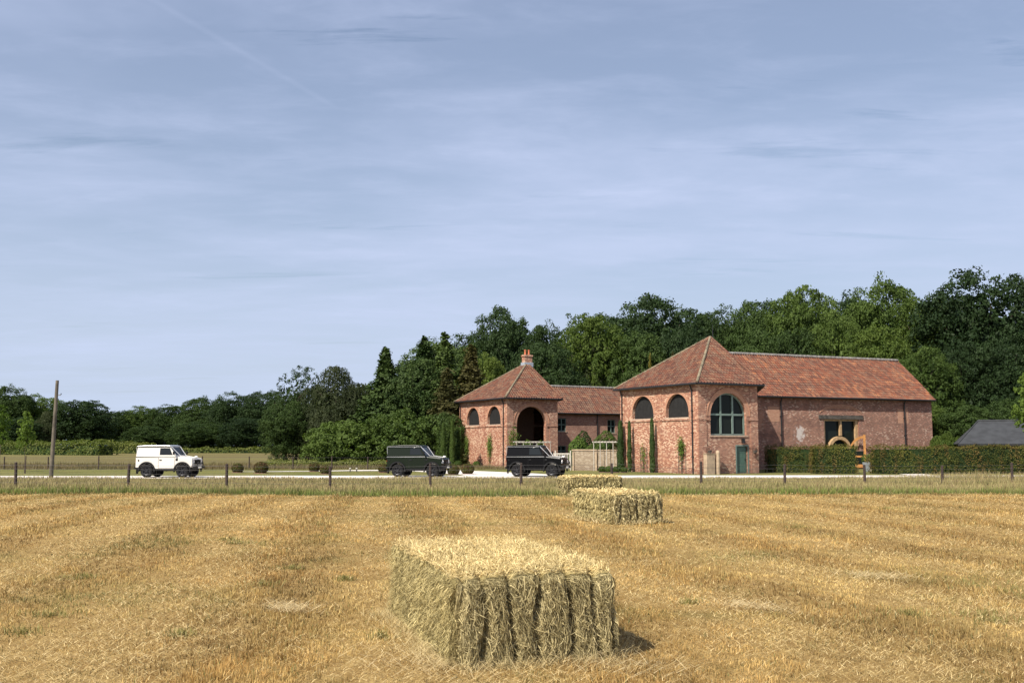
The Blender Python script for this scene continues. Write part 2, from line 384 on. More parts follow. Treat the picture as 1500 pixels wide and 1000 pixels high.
# ------------------------------------------------------------ ground
def swath(x, y):
    # mowing lines running away from the camera, slightly bent
    q = x+.22*y+.008*x*y+.5*np.sin(y*.075+.6)+1.9*fbm(x*.12, y*.12, 3)
    return q
def ground():
    xs = np.concatenate([np.linspace(-1500, -120, 12)[:-1], np.linspace(-120, 120, 121), np.linspace(120, 1500, 12)[1:]])
    ys = np.concatenate([np.linspace(-60, 0, 7)[:-1], np.linspace(0, 60, 61), np.linspace(60, 260, 81)[1:], np.geomspace(275, 3500, 16)])
    X, Y = np.meshgrid(xs, ys); Z = zg(X, Y); nx, ny = len(xs), len(ys)
    i = (np.arange(ny-1)[:, None]*nx+np.arange(nx-1)[None]).ravel()
    F = np.stack([i, i+1, i+nx+1, i+nx], 1)
    m, t, b, o = mat('ground_cover'); g = G(t); ob = g.tc()
    sp = g.n('ShaderNodeSeparateXYZ'); g.l(ob, sp.inputs[0])
    n1 = g.noise(ob, .5, 5); n2 = g.noise(g.map(ob, (1, .35, 1)), 6, 6, .7); n3 = g.noise(ob, 35, 4, .7)
    straw = g.mix(g.rng(n2, .3, .7), (.30,.19,.065), (.47,.33,.13)); straw = g.mix(g.rng(n3, .35, .7, 0, .75), straw, (.15,.085,.03))
    straw = g.mix(g.rng(n1, .5, .75, 0, .5), straw, (.16,.15,.05))
    verge = g.mix(g.rng(n1, .35, .7), (.10,.11,.035), (.20,.15,.07))
    lawn = g.mix(g.rng(g.noise(g.map(ob, (.3, 1, 1)), .8, 4), .3, .7), (.115,.125,.032), (.21,.185,.065)); lawn = g.mix(g.rng(n3, .3, .7, 0, .35), lawn, (.06,.07,.02))
    mead = g.mix(g.rng(g.noise(g.map(ob, (.15, 1, 1)), .12, 4), .3, .7), (.135,.105,.048), (.175,.155,.058)); mead = g.mix(g.rng(n2, .3, .75, 0, .5), mead, (.09,.085,.03))
    wood = g.mix(n1, (.035,.05,.014), (.07,.085,.02))
    yy = g.math('ADD', sp.outputs[1], g.math('MULTIPLY', g.math('SUBTRACT', n1, .5), 2.0))
    c = g.mix(g.rng(yy, 38.5, 40.5), straw, verge); c = g.mix(g.rng(yy, 60, 63), c, lawn)
    c = g.mix(g.rng(yy, 87, 90), c, mead)
    c = g.mix(g.math('MULTIPLY', g.rng(yy, 100, 108), g.rng(sp.outputs[0], -20, -12)), c, wood)
    c = g.mix(g.rng(yy, 205, 215), c, wood)
    g.l(c, b.inputs['Base Color']); b.inputs['Roughness'].default_value = 1; b.inputs['Specular IOR Level'].default_value = .1
    g.bump(g.math('ADD', n2, n3), .8, .05, b)
    tag(np_mesh('ground', np.stack([X.ravel(), Y.ravel(), Z.ravel()], 1), F, m), kind='structure')
ground()
def strip(name, pts, m, dz):                          # pts (x, y, half width)
    V = []; n = len(pts)
    for i, (x, y, h) in enumerate(pts):
        a = pts[max(i-1, 0)]; b = pts[min(i+1, n-1)]; d = Vector((b[0]-a[0], b[1]-a[1])).normalized(); q = Vector((-d.y, d.x))
        for k in (-1, 1): V.append((x+q.x*h*k, y+q.y*h*k, zgf(x+q.x*h*k, y+q.y*h*k)+dz))
    mb = MB(); mb.add(V, [(2*i, 2*i+2, 2*i+3, 2*i+1) for i in range(n-1)]); return tag(mb.build(name, m), kind='structure')
m, t, b, o = mat('gravel'); g = G(t); ob = g.tc()
c = g.mix(g.rng(g.noise(ob, 18, 5, .7), .3, .7), (.50,.45,.40), (.80,.75,.69)); c = g.mix(g.rng(g.noise(g.map(ob, (.2, 1, 1)), 1.2, 4), .5, .75, 0, .45), c, (.30,.25,.18))
g.l(c, b.inputs['Base Color']); b.inputs['Roughness'].default_value = 1; M['gravel'] = m
pts = []
for x in np.linspace(-70, 75, 120): pts.append((x, 67.2+.012*(x-5)+.35*math.sin(x*.05)+(.0 if x < 25 else (x-25)**2*.0035), 2.8+.12*math.sin(x*.7)))
strip('track', pts, M['gravel'], .02)
dr = [(-21.5, 80.5, .15), (-18.5, 81.2, .6), (-15, 83, 1.1), (-12, 84.8, 1.5), (-9, 85.2, 1.8), (-6.2, 83.5, 2.2), (-3.8, 79.5, 2.6), (-1.2, 74.5, 3.0), (.6, 69.0, 3.2)]
sm = []
for i in range(len(dr)-1):
    for k in range(6):
        f = k/6; sm.append(tuple(dr[i][j]*(1-f)+dr[i+1][j]*f for j in range(3)))
strip('driveway', sm+[dr[-1]], M['gravel'], .012)
strip('barn_path', [(28.0+.30*i, 69.2+i*2.2, .9) for i in range(8)], M['gravel'], .012)

# ------------------------------------------------------------ grasses (nobody could count them)
def field_pts(n, y0, y1, p, margin=1.12):
    # more blades per square metre close by, fewer far out
    u = rng.uniform(0, 1, n); Y = (y0**p+(y1**p-y0**p)*u)**(1/p); X = rng.uniform(-.5, .5, n)*Y*margin*1.02+rng.uniform(-1, 1, n)*.8
    return X, Y
def stubble():
    Vs, Fs, Cs = [], [], []; off = 0
    def put(V, F, C):
        nonlocal off
        Vs.append(V); Fs.append(F+off); Cs.append(C); off += len(V)
    def logY(n):
        Y = 4.4*(42/4.4)**rng.uniform(0, 1, n); return rng.uniform(-.68, .68, n)*Y+rng.uniform(-.9, .9, n), Y
    n = 630000; X, Y = logY(n); q = swath(X, Y); Z = zg(X, Y); far = (Y/8)**.75
    tuft = vnoise(X*9, Y*9, 61)*.6+vnoise(X*21, Y*21, 62)*.4
    s = .5+.5*np.sin(q*1.9)+.55*(fbm(X*.35, Y*.35, 5)-.5)*2
    d = fbm(X*.9, Y*.45, 9); gmask = sstep(.56, .76, fbm(X*.55+3, Y*.40, 21)); dk = sstep(.50, .66, fbm(X*1.5, Y*.8, 33)); red = sstep(.42, .66, fbm(X*.6, Y*.4, 35))
    H = .042*(.70+.5*sstep(.2, .9, s))*(.60+.9*sstep(.25, .75, tuft))*rng.uniform(.5, 1.5, n)*(1-.3*dk)*(1+.012*(Y-5))
    keep = rng.uniform(0, 1, n) > .20*dk+.18*(1-sstep(.2, .6, tuft))
    t = np.clip(.30+.40*(1-sstep(.2, .9, s))+rng.normal(0, .28, n)+.45*(tuft-.4), 0, 1)
    c1 = lerp((.36,.205,.052), (.94,.69,.27), t)*(.74+.45*sstep(.3, .7, fbm(X*2.2+.5*Y, Y*1.5, 81, 3)))[:, None]; c1 = c1*(1-.25*red[:, None]*np.array([.1, .4, .6]))
    g_ = (gmask*(rng.uniform(0, 1, n) < .75))[:, None]; c1 = c1*(1-g_*.75)+np.array([.24,.25,.075])*g_*.75
    gr = rng.uniform(0, 1, n) < .06; c1[gr] = np.array([.26,.27,.09])
    c1 *= (1-.34*dk)[:, None]*(1-.28*sstep(.45, .75, fbm(X*.28+9, Y*.22, 71)))[:, None]*rng.uniform(.65, 1.2, n)[:, None]  # dark patches paint extra shadow into the blade colour
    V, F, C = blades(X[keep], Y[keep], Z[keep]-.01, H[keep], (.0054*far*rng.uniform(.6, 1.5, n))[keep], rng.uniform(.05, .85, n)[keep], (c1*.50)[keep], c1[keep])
    put(V, F, C)
    # cut stems lying on the ground, thicker along the swaths
    n = 310000; X, Y = logY(n); q = swath(X, Y); s = .5+.5*np.sin(q*1.9+2.2)+.9*(fbm(X*.8, Y*.8, 15)-.5)*2+.5*(vnoise(X*3, Y*2, 16)-.5)
    k = rng.uniform(0, 1, n) < np.clip(s, .12, 1); X, Y = X[k], Y[k]; n = len(X); far = (Y/8)**.7
    a = rng.normal(.15, .9, n)+np.pi*rng.integers(0, 2, n); l = .050*rng.uniform(.3, 1.8, n)*far**.35
    t = np.clip(rng.normal(.5, .33, n), 0, 1); c = lerp((.36,.24,.08), (.94,.76,.40), t)
    V, F, C = blades(X, Y, zg(X, Y)+rng.uniform(.006, .045, n), l, .0032*far*rng.uniform(.7, 1.5, n), rng.uniform(.9, .985, n), c, c*.9, a)
    put(V, F, C)
    # a few small heaps of leftover hay
    for px, py, rr in ((425, 902, .16), (900, 985, .4), (620, 985, .4), (1290, 850, .3), (1100, 900, .2)):
        kk = 1500*math.cos(TILT)-(500-py)*math.sin(TILT); Yc = -CAMZ*kk/(1500*math.sin(TILT)+(500-py)*math.cos(TILT)); Xc = (px-750)/kk*Yc
        n = 420; X = Xc+rng.normal(0, rr, n); Y = Yc+rng.normal(0, rr*.7, n)-.5*(X-Xc); c = lerp((.40,.30,.14), (.84,.70,.42), rng.uniform(0, 1, n))
        V, F, C = blades(X, Y, zg(X, Y)+rng.uniform(.01, .07, n), rng.uniform(.06, .22, n), np.full(n, .0036*(Yc/8)**.7+.0), rng.uniform(.92, .99, n), c, c, rng.normal(.1, .6, n)+np.pi*rng.integers(0, 2, n)); put(V, F, C)
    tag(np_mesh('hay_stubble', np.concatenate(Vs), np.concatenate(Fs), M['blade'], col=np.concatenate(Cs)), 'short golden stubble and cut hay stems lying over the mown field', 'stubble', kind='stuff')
stubble()
def green_tufts():
    spots = [(430, 838, .25), (330, 795, .35), (350, 800, .3), (120, 850, .3), (385, 862, .3), (505, 855, .2), (1330, 905, .3), (1440, 905, .45), (1460, 915, .4), (1300, 745, .5), (1010, 890, .2), (560, 940, .2), (265, 935, .3), (30, 930, .4), (1170, 770, .5), (70, 905, .35)]
    Xs, Ys = [], []
    for px, py, r in spots:
        k = 1500*math.cos(TILT)-(500-py)*math.sin(TILT); zz_ = (1500*math.sin(TILT)+(500-py)*math.cos(TILT))/k; Y = -CAMZ/zz_; X = (px-750)/k*Y
        n = 110; a = rng.uniform(0, 6.28, n); q = r*.7*np.abs(rng.normal(0, .6, n)); _ = np.sqrt(rng.uniform(0, 1, n)); Xs.append(X+q*np.cos(a)*1.5); Ys.append(Y+q*np.sin(a))
    X = np.concatenate(Xs); Y = np.concatenate(Ys); n = len(X)
    c = lerp((.20,.19,.05), (.42,.36,.13), rng.uniform(0, 1, n))
    V, F, C = blades(X, Y, zg(X, Y), rng.uniform(.03, .10, n), .005+.0005*Y, rng.uniform(.1, .8, n), c*.6, c)
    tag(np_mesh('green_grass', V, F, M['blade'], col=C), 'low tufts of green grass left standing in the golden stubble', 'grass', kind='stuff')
green_tufts()
def fence_y(x): return 49.2+.13*x
def verge():
    n = 185000; X = rng.uniform(-43, 46, n); Y = rng.uniform(0, 1, n)**1.0*22.5+39.7; Y = Y+.6*np.sin(X*.4)*sstep(46, 40, Y)
    k = np.abs(X) < Y*.70; X, Y = X[k], Y[k]; n = len(X)
    f = fbm(X*.35, Y*.35, 41); f2 = fbm(X*1.5, Y*1.5, 42)
    tall = 1.3*sstep(17, 30, X)
    H = (.11+.11*sstep(.3, .7, f)+.10*f2)*rng.uniform(.5, 1.35, n)*(1-.2*sstep(56, 63, Y))*(1+.9*tall)
    front = sstep(43.5, 40, Y+1.5*(f-.5))
    green = np.clip(.75*front+.35*(f2-.45)*2+.10, 0, 1)
    tipc = lerp((.50,.38,.19), (.24,.28,.06), green)*rng.uniform(.75, 1.25, n)[:, None]
    red = rng.uniform(0, 1, n) < .12; tipc[red] = np.array([.30,.17,.11])
    base = lerp((.10,.12,.03), (.07,.11,.02), green)
    V, F, C = blades(X, Y, zg(X, Y), H, .022*rng.uniform(.6, 1.4, n), rng.uniform(.0, .5, n), base, tipc)
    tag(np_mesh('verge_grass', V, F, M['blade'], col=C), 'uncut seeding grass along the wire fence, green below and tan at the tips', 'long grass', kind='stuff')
    # short meadow grass beyond the track
    n = 90000; Y = 71+(107-71)*rng.uniform(0, 1, n)**1.1; X = rng.uniform(-.56, .56, n)*Y
    k = (Y > 87.2)*(X < 1.5-.4*(Y-87)); X, Y = X[k], Y[k]; n = len(X); f = fbm(X*.2, Y*.4, 51)
    c = lerp((.15,.15,.05), (.24,.17,.085), np.clip(f*1.2+rng.normal(0, .2, n), 0, 1))
    V, F, C = blades(X, Y, zg(X, Y), rng.uniform(.12, .38, n), .03*rng.uniform(.6, 1.4, n), rng.uniform(0, .5, n), c*.6, c)
    tag(np_mesh('meadow_grass', V, F, M['blade'], col=C), 'brownish meadow grass behind the far fence', 'meadow', kind='stuff')
verge()

# ------------------------------------------------------------ hay bales
def flutes(x, W):                                    # string grooves across the end of a bale
    g_ = np.array([.0, .155, .335, .50, .69, .86, 1.0])*W; d = np.min(np.abs(x[..., None]-g_), -1)
    return np.exp(-(d/.024)**2)
def bale(name, label, loc, rz, W, Ln, H, nstr, sw, seam, seed):
    r = np.random.default_rng(seed); root_off = 0
    def disp(p):
        x, y, z = p[:, 0].copy(), p[:, 1].copy(), p[:, 2].copy(); q = p.copy()
        fr = np.exp(-(y/.10)**2); bk = np.exp(-((Ln-y)/.10)**2)
        gx = flutes(x+.03*np.sin(z*6+x*9)+.03*(vnoise(z*5, x*3, seed+5)-.5), W)*(.55+.7*vnoise(x*8, z*3.5, seed+6))
        q[:, 1] += fr*(.12*gx-.03+.04*(vnoise(x*7, z*5, seed)-.5)); q[:, 1] -= bk*(.10*gx-.02)
        top = np.exp(-((H-z)/.05)**2); q[:, 2] -= top*(gx*fr*.07)
        lf = np.exp(-(x/.06)**2); rt = np.exp(-((W-x)/.06)**2)
        fl = .5+.5*np.sin(y*42+2*np.sin(z*3)); nz = vnoise(y*9, z*6, seed+4)-.5
        q[:, 0] += lf*(.014*fl+.06*nz); q[:, 0] -= rt*(.014*fl+.06*nz)
        if seam:
            sm_ = np.exp(-((z-.42*H-.02*np.sin(y*3))/.022)**2)*(.4+.6*vnoise(y*2.5, z*0, seed+7)); q[:, 0] += lf*sm_*.07; q[:, 0] -= rt*sm_*.07
        q[:, 2] += top*.04*(vnoise(x*3.5, y*3.5, seed+9)-.5)+top*.02*np.sin(y*23)
        # rounded edges
        e = (np.exp(-((H-z)/.06)**2))*(fr+lf+rt+bk); q[:, 2] -= .010*e
        q[:, 0] += (lf-rt)*.012*(fr+bk); q[:, 1] += (fr-bk)*.012*(lf+rt)
        return q
    def grid(fn, na, nb):
        A, B = np.meshgrid(np.linspace(0, 1, na), np.linspace(0, 1, nb)); p = fn(A.ravel(), B.ravel())
        i = (np.arange(nb-1)[:, None]*na+np.arange(na-1)[None]).ravel(); return p, np.stack([i, i+1, i+na+1, i+na], 1)
    o_ = lambda a: np.zeros_like(a)
    faces = {'front': (lambda a, b: np.stack([a*W, o_(a), b*H], 1), 90, 36), 'back': (lambda a, b: np.stack([W-a*W, o_(a)+Ln, b*H], 1), 60, 20),
             'left': (lambda a, b: np.stack([o_(a), Ln-a*Ln, b*H], 1), 120, 36), 'right': (lambda a, b: np.stack([o_(a)+W, a*Ln, b*H], 1), 120, 24),
             'top': (lambda a, b: np.stack([a*W, b*Ln, o_(a)+H], 1), 60, 90)}
    Vs, Fs, Cs = [], [], []; off = 0
    for k, (fn, na, nb) in faces.items():
        p, F = grid(fn, na, nb); q = disp(p); n = len(p)
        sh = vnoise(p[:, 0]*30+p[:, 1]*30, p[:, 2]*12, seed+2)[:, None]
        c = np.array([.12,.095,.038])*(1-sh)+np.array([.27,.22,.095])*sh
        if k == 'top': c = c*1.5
        Vs.append(q); Fs.append(F+off); Cs.append(c); off += n
    share = {'front': .27, 'left': .27, 'right': .10, 'top': .30, 'back': .06}
    Nn = {'front': (0, -1, 0), 'back': (0, 1, 0), 'left': (-1, 0, 0), 'right': (1, 0, 0), 'top': (0, 0, 1)}
    for k, (fn, _, _) in faces.items():
        n = int(nstr*share[k]); a = r.uniform(.0, 1, n); b = r.uniform(.0, 1, n)
        base = fn(a, b); nn = np.array(Nn[k], float)
        if k == 'top': d = unit(np.stack([r.normal(0, 1, n), r.normal(0, 1, n), r.uniform(-.02, .12, n)], 1)); l = r.uniform(.03, .12, n)
        elif k in ('front', 'back'):
            tilt = r.normal(0, .42, n)+.5*(vnoise(base[:, 0]*5, base[:, 2]*5, seed+8)-.5); wild = r.uniform(0, 1, n) < .45; tilt[wild] = r.normal(0, 1.0, wild.sum())
            d = unit(np.stack([np.sin(tilt), r.normal(0, .08, n), -np.abs(np.cos(tilt))], 1)); l = r.uniform(.05, .21, n)*np.where(wild, .6, 1)
        else:
            tilt = r.normal(.08, .38, n)
            d = unit(np.stack([r.normal(0, .08, n), np.sin(tilt), -np.cos(tilt)], 1)); l = r.uniform(.03, .11, n)
        lift = r.uniform(.002, .022, n)*(1.5 if k == 'front' else 1); lift[r.uniform(0, 1, n) < .12] += .035
        pts = []
        for f in (0, .5, 1):
            p = base+d*(l*f)[:, None]; p[:, 2] = np.maximum(p[:, 2], .004)
            if k != 'top':
                over = p[:, 2] > H; p[over, 2] = H
            for ax, mxv in ((0, W), (1, Ln)):
                if nn[ax] == 0: p[:, ax] = np.clip(p[:, ax], -.02, mxv+.02)
            q = disp(p)+nn*(lift*(1+.6*math.sin(math.pi*f)))[:, None]; pts.append(q)
        sd = unit(np.cross(d, nn)); wv = sd*(sw*r.uniform(.6, 1.5, n)/2)[:, None]+nn*r.normal(0, sw*.25, n)[:, None]
        V = np.stack([pts[0]-wv, pts[0]+wv, pts[1]+wv, pts[1]-wv, pts[2]+wv*.4, pts[2]-wv*.4], 1).reshape(-1, 3)
        i = np.arange(n)[:, None]*6; F = np.concatenate([i+np.array([[0, 1, 2, 3]]), i+np.array([[3, 2, 4, 5]])], 0)
        t = np.clip(r.normal(.45, .3, n), 0, 1)
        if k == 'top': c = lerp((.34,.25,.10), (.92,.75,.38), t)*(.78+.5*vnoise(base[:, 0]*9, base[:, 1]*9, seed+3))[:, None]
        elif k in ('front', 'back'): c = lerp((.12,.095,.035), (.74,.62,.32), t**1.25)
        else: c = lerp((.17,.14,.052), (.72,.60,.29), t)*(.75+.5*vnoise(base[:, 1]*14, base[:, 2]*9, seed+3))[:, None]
        gv = flutes(base[:, 0], W) if k == 'front' else np.zeros(n)
        Vs.append(V); Fs.append(F+off); Cs.append(np.repeat(c, 6, 0)); off += len(V)
    # wisps shed round the foot
    n = int(nstr*.09); e = r.uniform(0, 2*(W+Ln), n); sp = np.abs(r.normal(0, .13, n))
    x = np.where(e < W, e, np.where(e < W+Ln, W+sp, np.where(e < 2*W+Ln, e-W-Ln, -sp))); y = np.where(e < W, -sp, np.where(e < W+Ln, e-W, np.where(e < 2*W+Ln, Ln+sp, e-2*W-Ln)))
    l = r.uniform(.05, .2, n); cc = lerp((.33,.25,.11), (.66,.54,.29), r.uniform(0, 1, n))
    V, F, C = blades(x, y, r.uniform(0, .05, n), l, np.full(n, sw), r.uniform(.7, .98, n), cc, cc)
    Vs.append(V); Fs.append(F+off); Cs.append(C)
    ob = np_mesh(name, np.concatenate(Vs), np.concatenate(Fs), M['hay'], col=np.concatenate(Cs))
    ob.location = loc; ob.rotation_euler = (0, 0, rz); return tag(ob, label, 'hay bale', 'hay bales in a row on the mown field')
bale('hay_bale', 'large square hay bale in the foreground, nearest of the three, its grooved end facing us', (-.47, 8.62, 0), R(17), 1.42, 2.85, .77, 105000, .0034, False, 3)
bale('hay_bale', 'middle hay bale standing by itself halfway to the fence, grooved end to the right', (2.36, 24.7, zgf(2.4, 24.7)), R(20), 1.36, 2.25, .70, 16000, .013, True, 12)
b3 = bale('hay_bale', 'farthest hay bale, beside the long grass of the fence line, long side towards us', (0, 0, 0), 0, 1.2, 2.25, .70, 11000, .020, True, 25)
q = P(833, 721, 40.2); b3.location = (q.x-.35+.0, 41.4, zgf(2, 41)); b3.rotation_euler = (0, 0, R(-72))

# ------------------------------------------------------------ building helpers
def frame(o, ang):                                   # local x along the wall, y into the wall, z up
    return Matrix.Translation(Vector((o[0], o[1], 0))) @ Matrix.Rotation(ang, 4, 'Z')
def arch_pts(x0, x1, z0, ztop, seg=20, flat=None):
    r = (x1-x0)/2; c = (x0+x1)/2
    if flat is not None: zs = flat; ry = ztop-flat
    else: ry = min(r, ztop-z0); zs = ztop-ry
    pts = [(x0, z0), (x1, z0)]
    for k in range(seg+1):
        a = math.pi*k/seg; pts.append((c+r*math.cos(a), zs+ry*math.sin(a)))
    q = []
    for p in pts:
        if not q or (abs(p[0]-q[-1][0])+abs(p[1]-q[-1][1])) > 1e-4: q.append(p)
    return q
def wall(mb, F, outer, holes, th):                   # outer, holes: lists of (x, z); outward face at y=0
    loops = [[Vector((p[0], p[1], 0)) for p in outer]]+[[Vector((p[0], p[1], 0)) for p in h] for h in holes]
    flat = [p for l in loops for p in l]; tri = tessellate_polygon(loops); n = len(flat)
    vs = [F @ Vector((p.x, 0, p.y)) for p in flat]+[F @ Vector((p.x, th, p.y)) for p in flat]
    fs = [tuple(t) for t in tri]+[tuple(n+i for i in t[::-1]) for t in tri]; o = 0
    for l in loops:
        k = len(l); fs += [(o+i, o+(i+1) % k, n+o+(i+1) % k, n+o+i) for i in range(k)]; o += k
    mb.add(vs, fs)
def ring(mb, F, inner, outer, y0, y1):
    n = len(inner); vs = []
    for p in inner: vs.append(F @ Vector((p[0], y0, p[1])))
    for p in outer: vs.append(F @ Vector((p[0], y0, p[1])))
    for p in inner: vs.append(F @ Vector((p[0], y1, p[1])))
    for p in outer: vs.append(F @ Vector((p[0], y1, p[1])))
    fs = []
    for i in range(n-1):
        fs += [(i, i+1, n+i+1, n+i), (2*n+i, 3*n+i, 3*n+i+1, 2*n+i+1), (n+i, n+i+1, 3*n+i+1, 3*n+i), (i, 2*n+i, 2*n+i+1, i+1)]
    fs += [(0, n, 3*n, 2*n), (n-1, 3*n-1, 4*n-1, 2*n-1)]
    mb.add(vs, fs)
def arch_only(x0, x1, zs, ztop, grow=0, seg=20):
    c = (x0+x1)/2; r = (x1-x0)/2+grow; ry = ztop-zs+grow
    return [(c+r*math.cos(math.pi*k/seg), zs+ry*math.sin(math.pi*k/seg)) for k in range(seg+1)]
def roof_sheet(mb_uv, poly, tw=.27, th=.34, amp=.055):
    # pantile sheet over a planar polygon; poly[0]->poly[1] is the eave
    A, B = Vector(poly[0]), Vector(poly[1]); u = (B-A).normalized()
    nrm = Vector((0, 0, 0))
    for i in range(1, len(poly)-1): nrm += (Vector(poly[i])-A).cross(Vector(poly[i+1])-A)
    nrm.normalize()
    if nrm.z < 0: nrm = -nrm
    t = nrm.cross(u)
    if t.z < 0: t = -t
    S = [(Vector(p)-A).dot(u) for p in poly]; T = [(Vector(p)-A).dot(t) for p in poly]
    s0, s1, T1 = min(S), max(S), max(T); k = 5; step = tw/k; ns = int((s1-s0)/step)+2; nt_ = int(T1/th)+1
    bm = bmesh.new(); uvl = bm.loops.layers.uv.new('UVMap')
    prof = [math.sin(2*math.pi*(i % k)/k) for i in range(ns+1)]
    for r in range(nt_):
        row = []
        jit = random.uniform(-.006, .006)
        for e, (tt, lift) in enumerate(((r*th-.03, .045), ((r+1)*th, .0))):
            row.append([bm.verts.new(A+u*(s0+i*step)+t*tt+nrm*(prof[i]*amp+lift+jit+.03*math.sin((s0+i*step)*.55+tt*.8))) for i in range(ns+1)])
        lip = [bm.verts.new(v.co-nrm*.05) for v in row[0]]
        for i in range(ns):
            for q4, va, vb in ((( row[0][i], row[0][i+1], row[1][i+1], row[1][i]), r+.1, r+.9), ((lip[i], lip[i+1], row[0][i+1], row[0][i]), r+.1, r+.1)):
                f = bm.faces.new(q4)
                for j, l in enumerate(f.loops):
                    l[uvl].uv = ((i+(.02 if j in (0, 3) else .98))/k, va if j < 2 else vb)
    n = len(poly); c = sum((Vector(p) for p in poly), Vector())/n
    for i in range(1, n):
        p, q = Vector(poly[i]), Vector(poly[(i+1) % n]); pn = (q-p).cross(nrm).normalized()
        if pn.dot(c-p) > 0: pn = -pn
        bmesh.ops.bisect_plane(bm, geom=bm.verts[:]+bm.edges[:]+bm.faces[:], plane_co=p, plane_no=pn, clear_outer=True)
    me = bpy.data.meshes.new('t'); bm.to_mesh(me); bm.free(); mb_uv.append(me)
def join_meshes(name, meshes, m, parent):
    bm = bmesh.new()
    for me in meshes: bm.from_mesh(me)
    out_ = bpy.data.meshes.new(name); bm.to_mesh(out_); bm.free(); out_.materials.append(m)
    for me in meshes: bpy.data.meshes.remove(me)
    o = link(bpy.data.objects.new(name, out_)); o.parent = parent; return o
def ridge_tiles(mb, a, b, r=.13):
    a, b = Vector(a), Vector(b); n = max(2, int((b-a).length/.42)); pts = []; rad = []
    for i in range(n):
        pts += [a+(b-a)*(i/n), a+(b-a)*((i+.93)/n)]; rad += [r*1.08, r*.95]
    mb.tube(pts, rad, 8)
def arch_window(root, F, x0, x1, z0, zt, boards=True):
    mb = MB(); mb.prism(arch_pts(x0-.02, x1+.02, z0, zt+.02), .24, .28, F); wn = mb.build('window_shutter', M['soot_board'], root)
    sl_ = MB(); x = x0+.14
    while x < x1-.1:
        r_ = (x1-x0)/2; h = math.sqrt(max(r_*r_-(x-(x0+x1)/2)**2, 0)); ztop = zt-min(r_, zt-z0)+h*min(1, (zt-z0)/r_)
        sl_.box(x, x+.035, .215, .24, z0+.01, ztop, F); x += .16
    sl_.build('slat', M['soot_board'], wn)
    s = MB(); s.box(x0-.12, x1+.12, -.07, .2, z0-.11, z0-.002, F); s.build('sill', M['sill'], wn)
def downpipe(root, F, x, z0, z1, hop=True):
    mb = MB(); mb.tube([F @ Vector((x, -.10, z0)), F @ Vector((x, -.10, z1-.45)), F @ Vector((x, -.28, z1-.05))], .055, 8)
    for z in (1.2, 2.9, 4.5):
        if z < z1-.6: mb.box(x-.09, x+.09, -.15, -.004, z, z+.07, F)
    mb.build('downpipe', M['black_iron'], root)

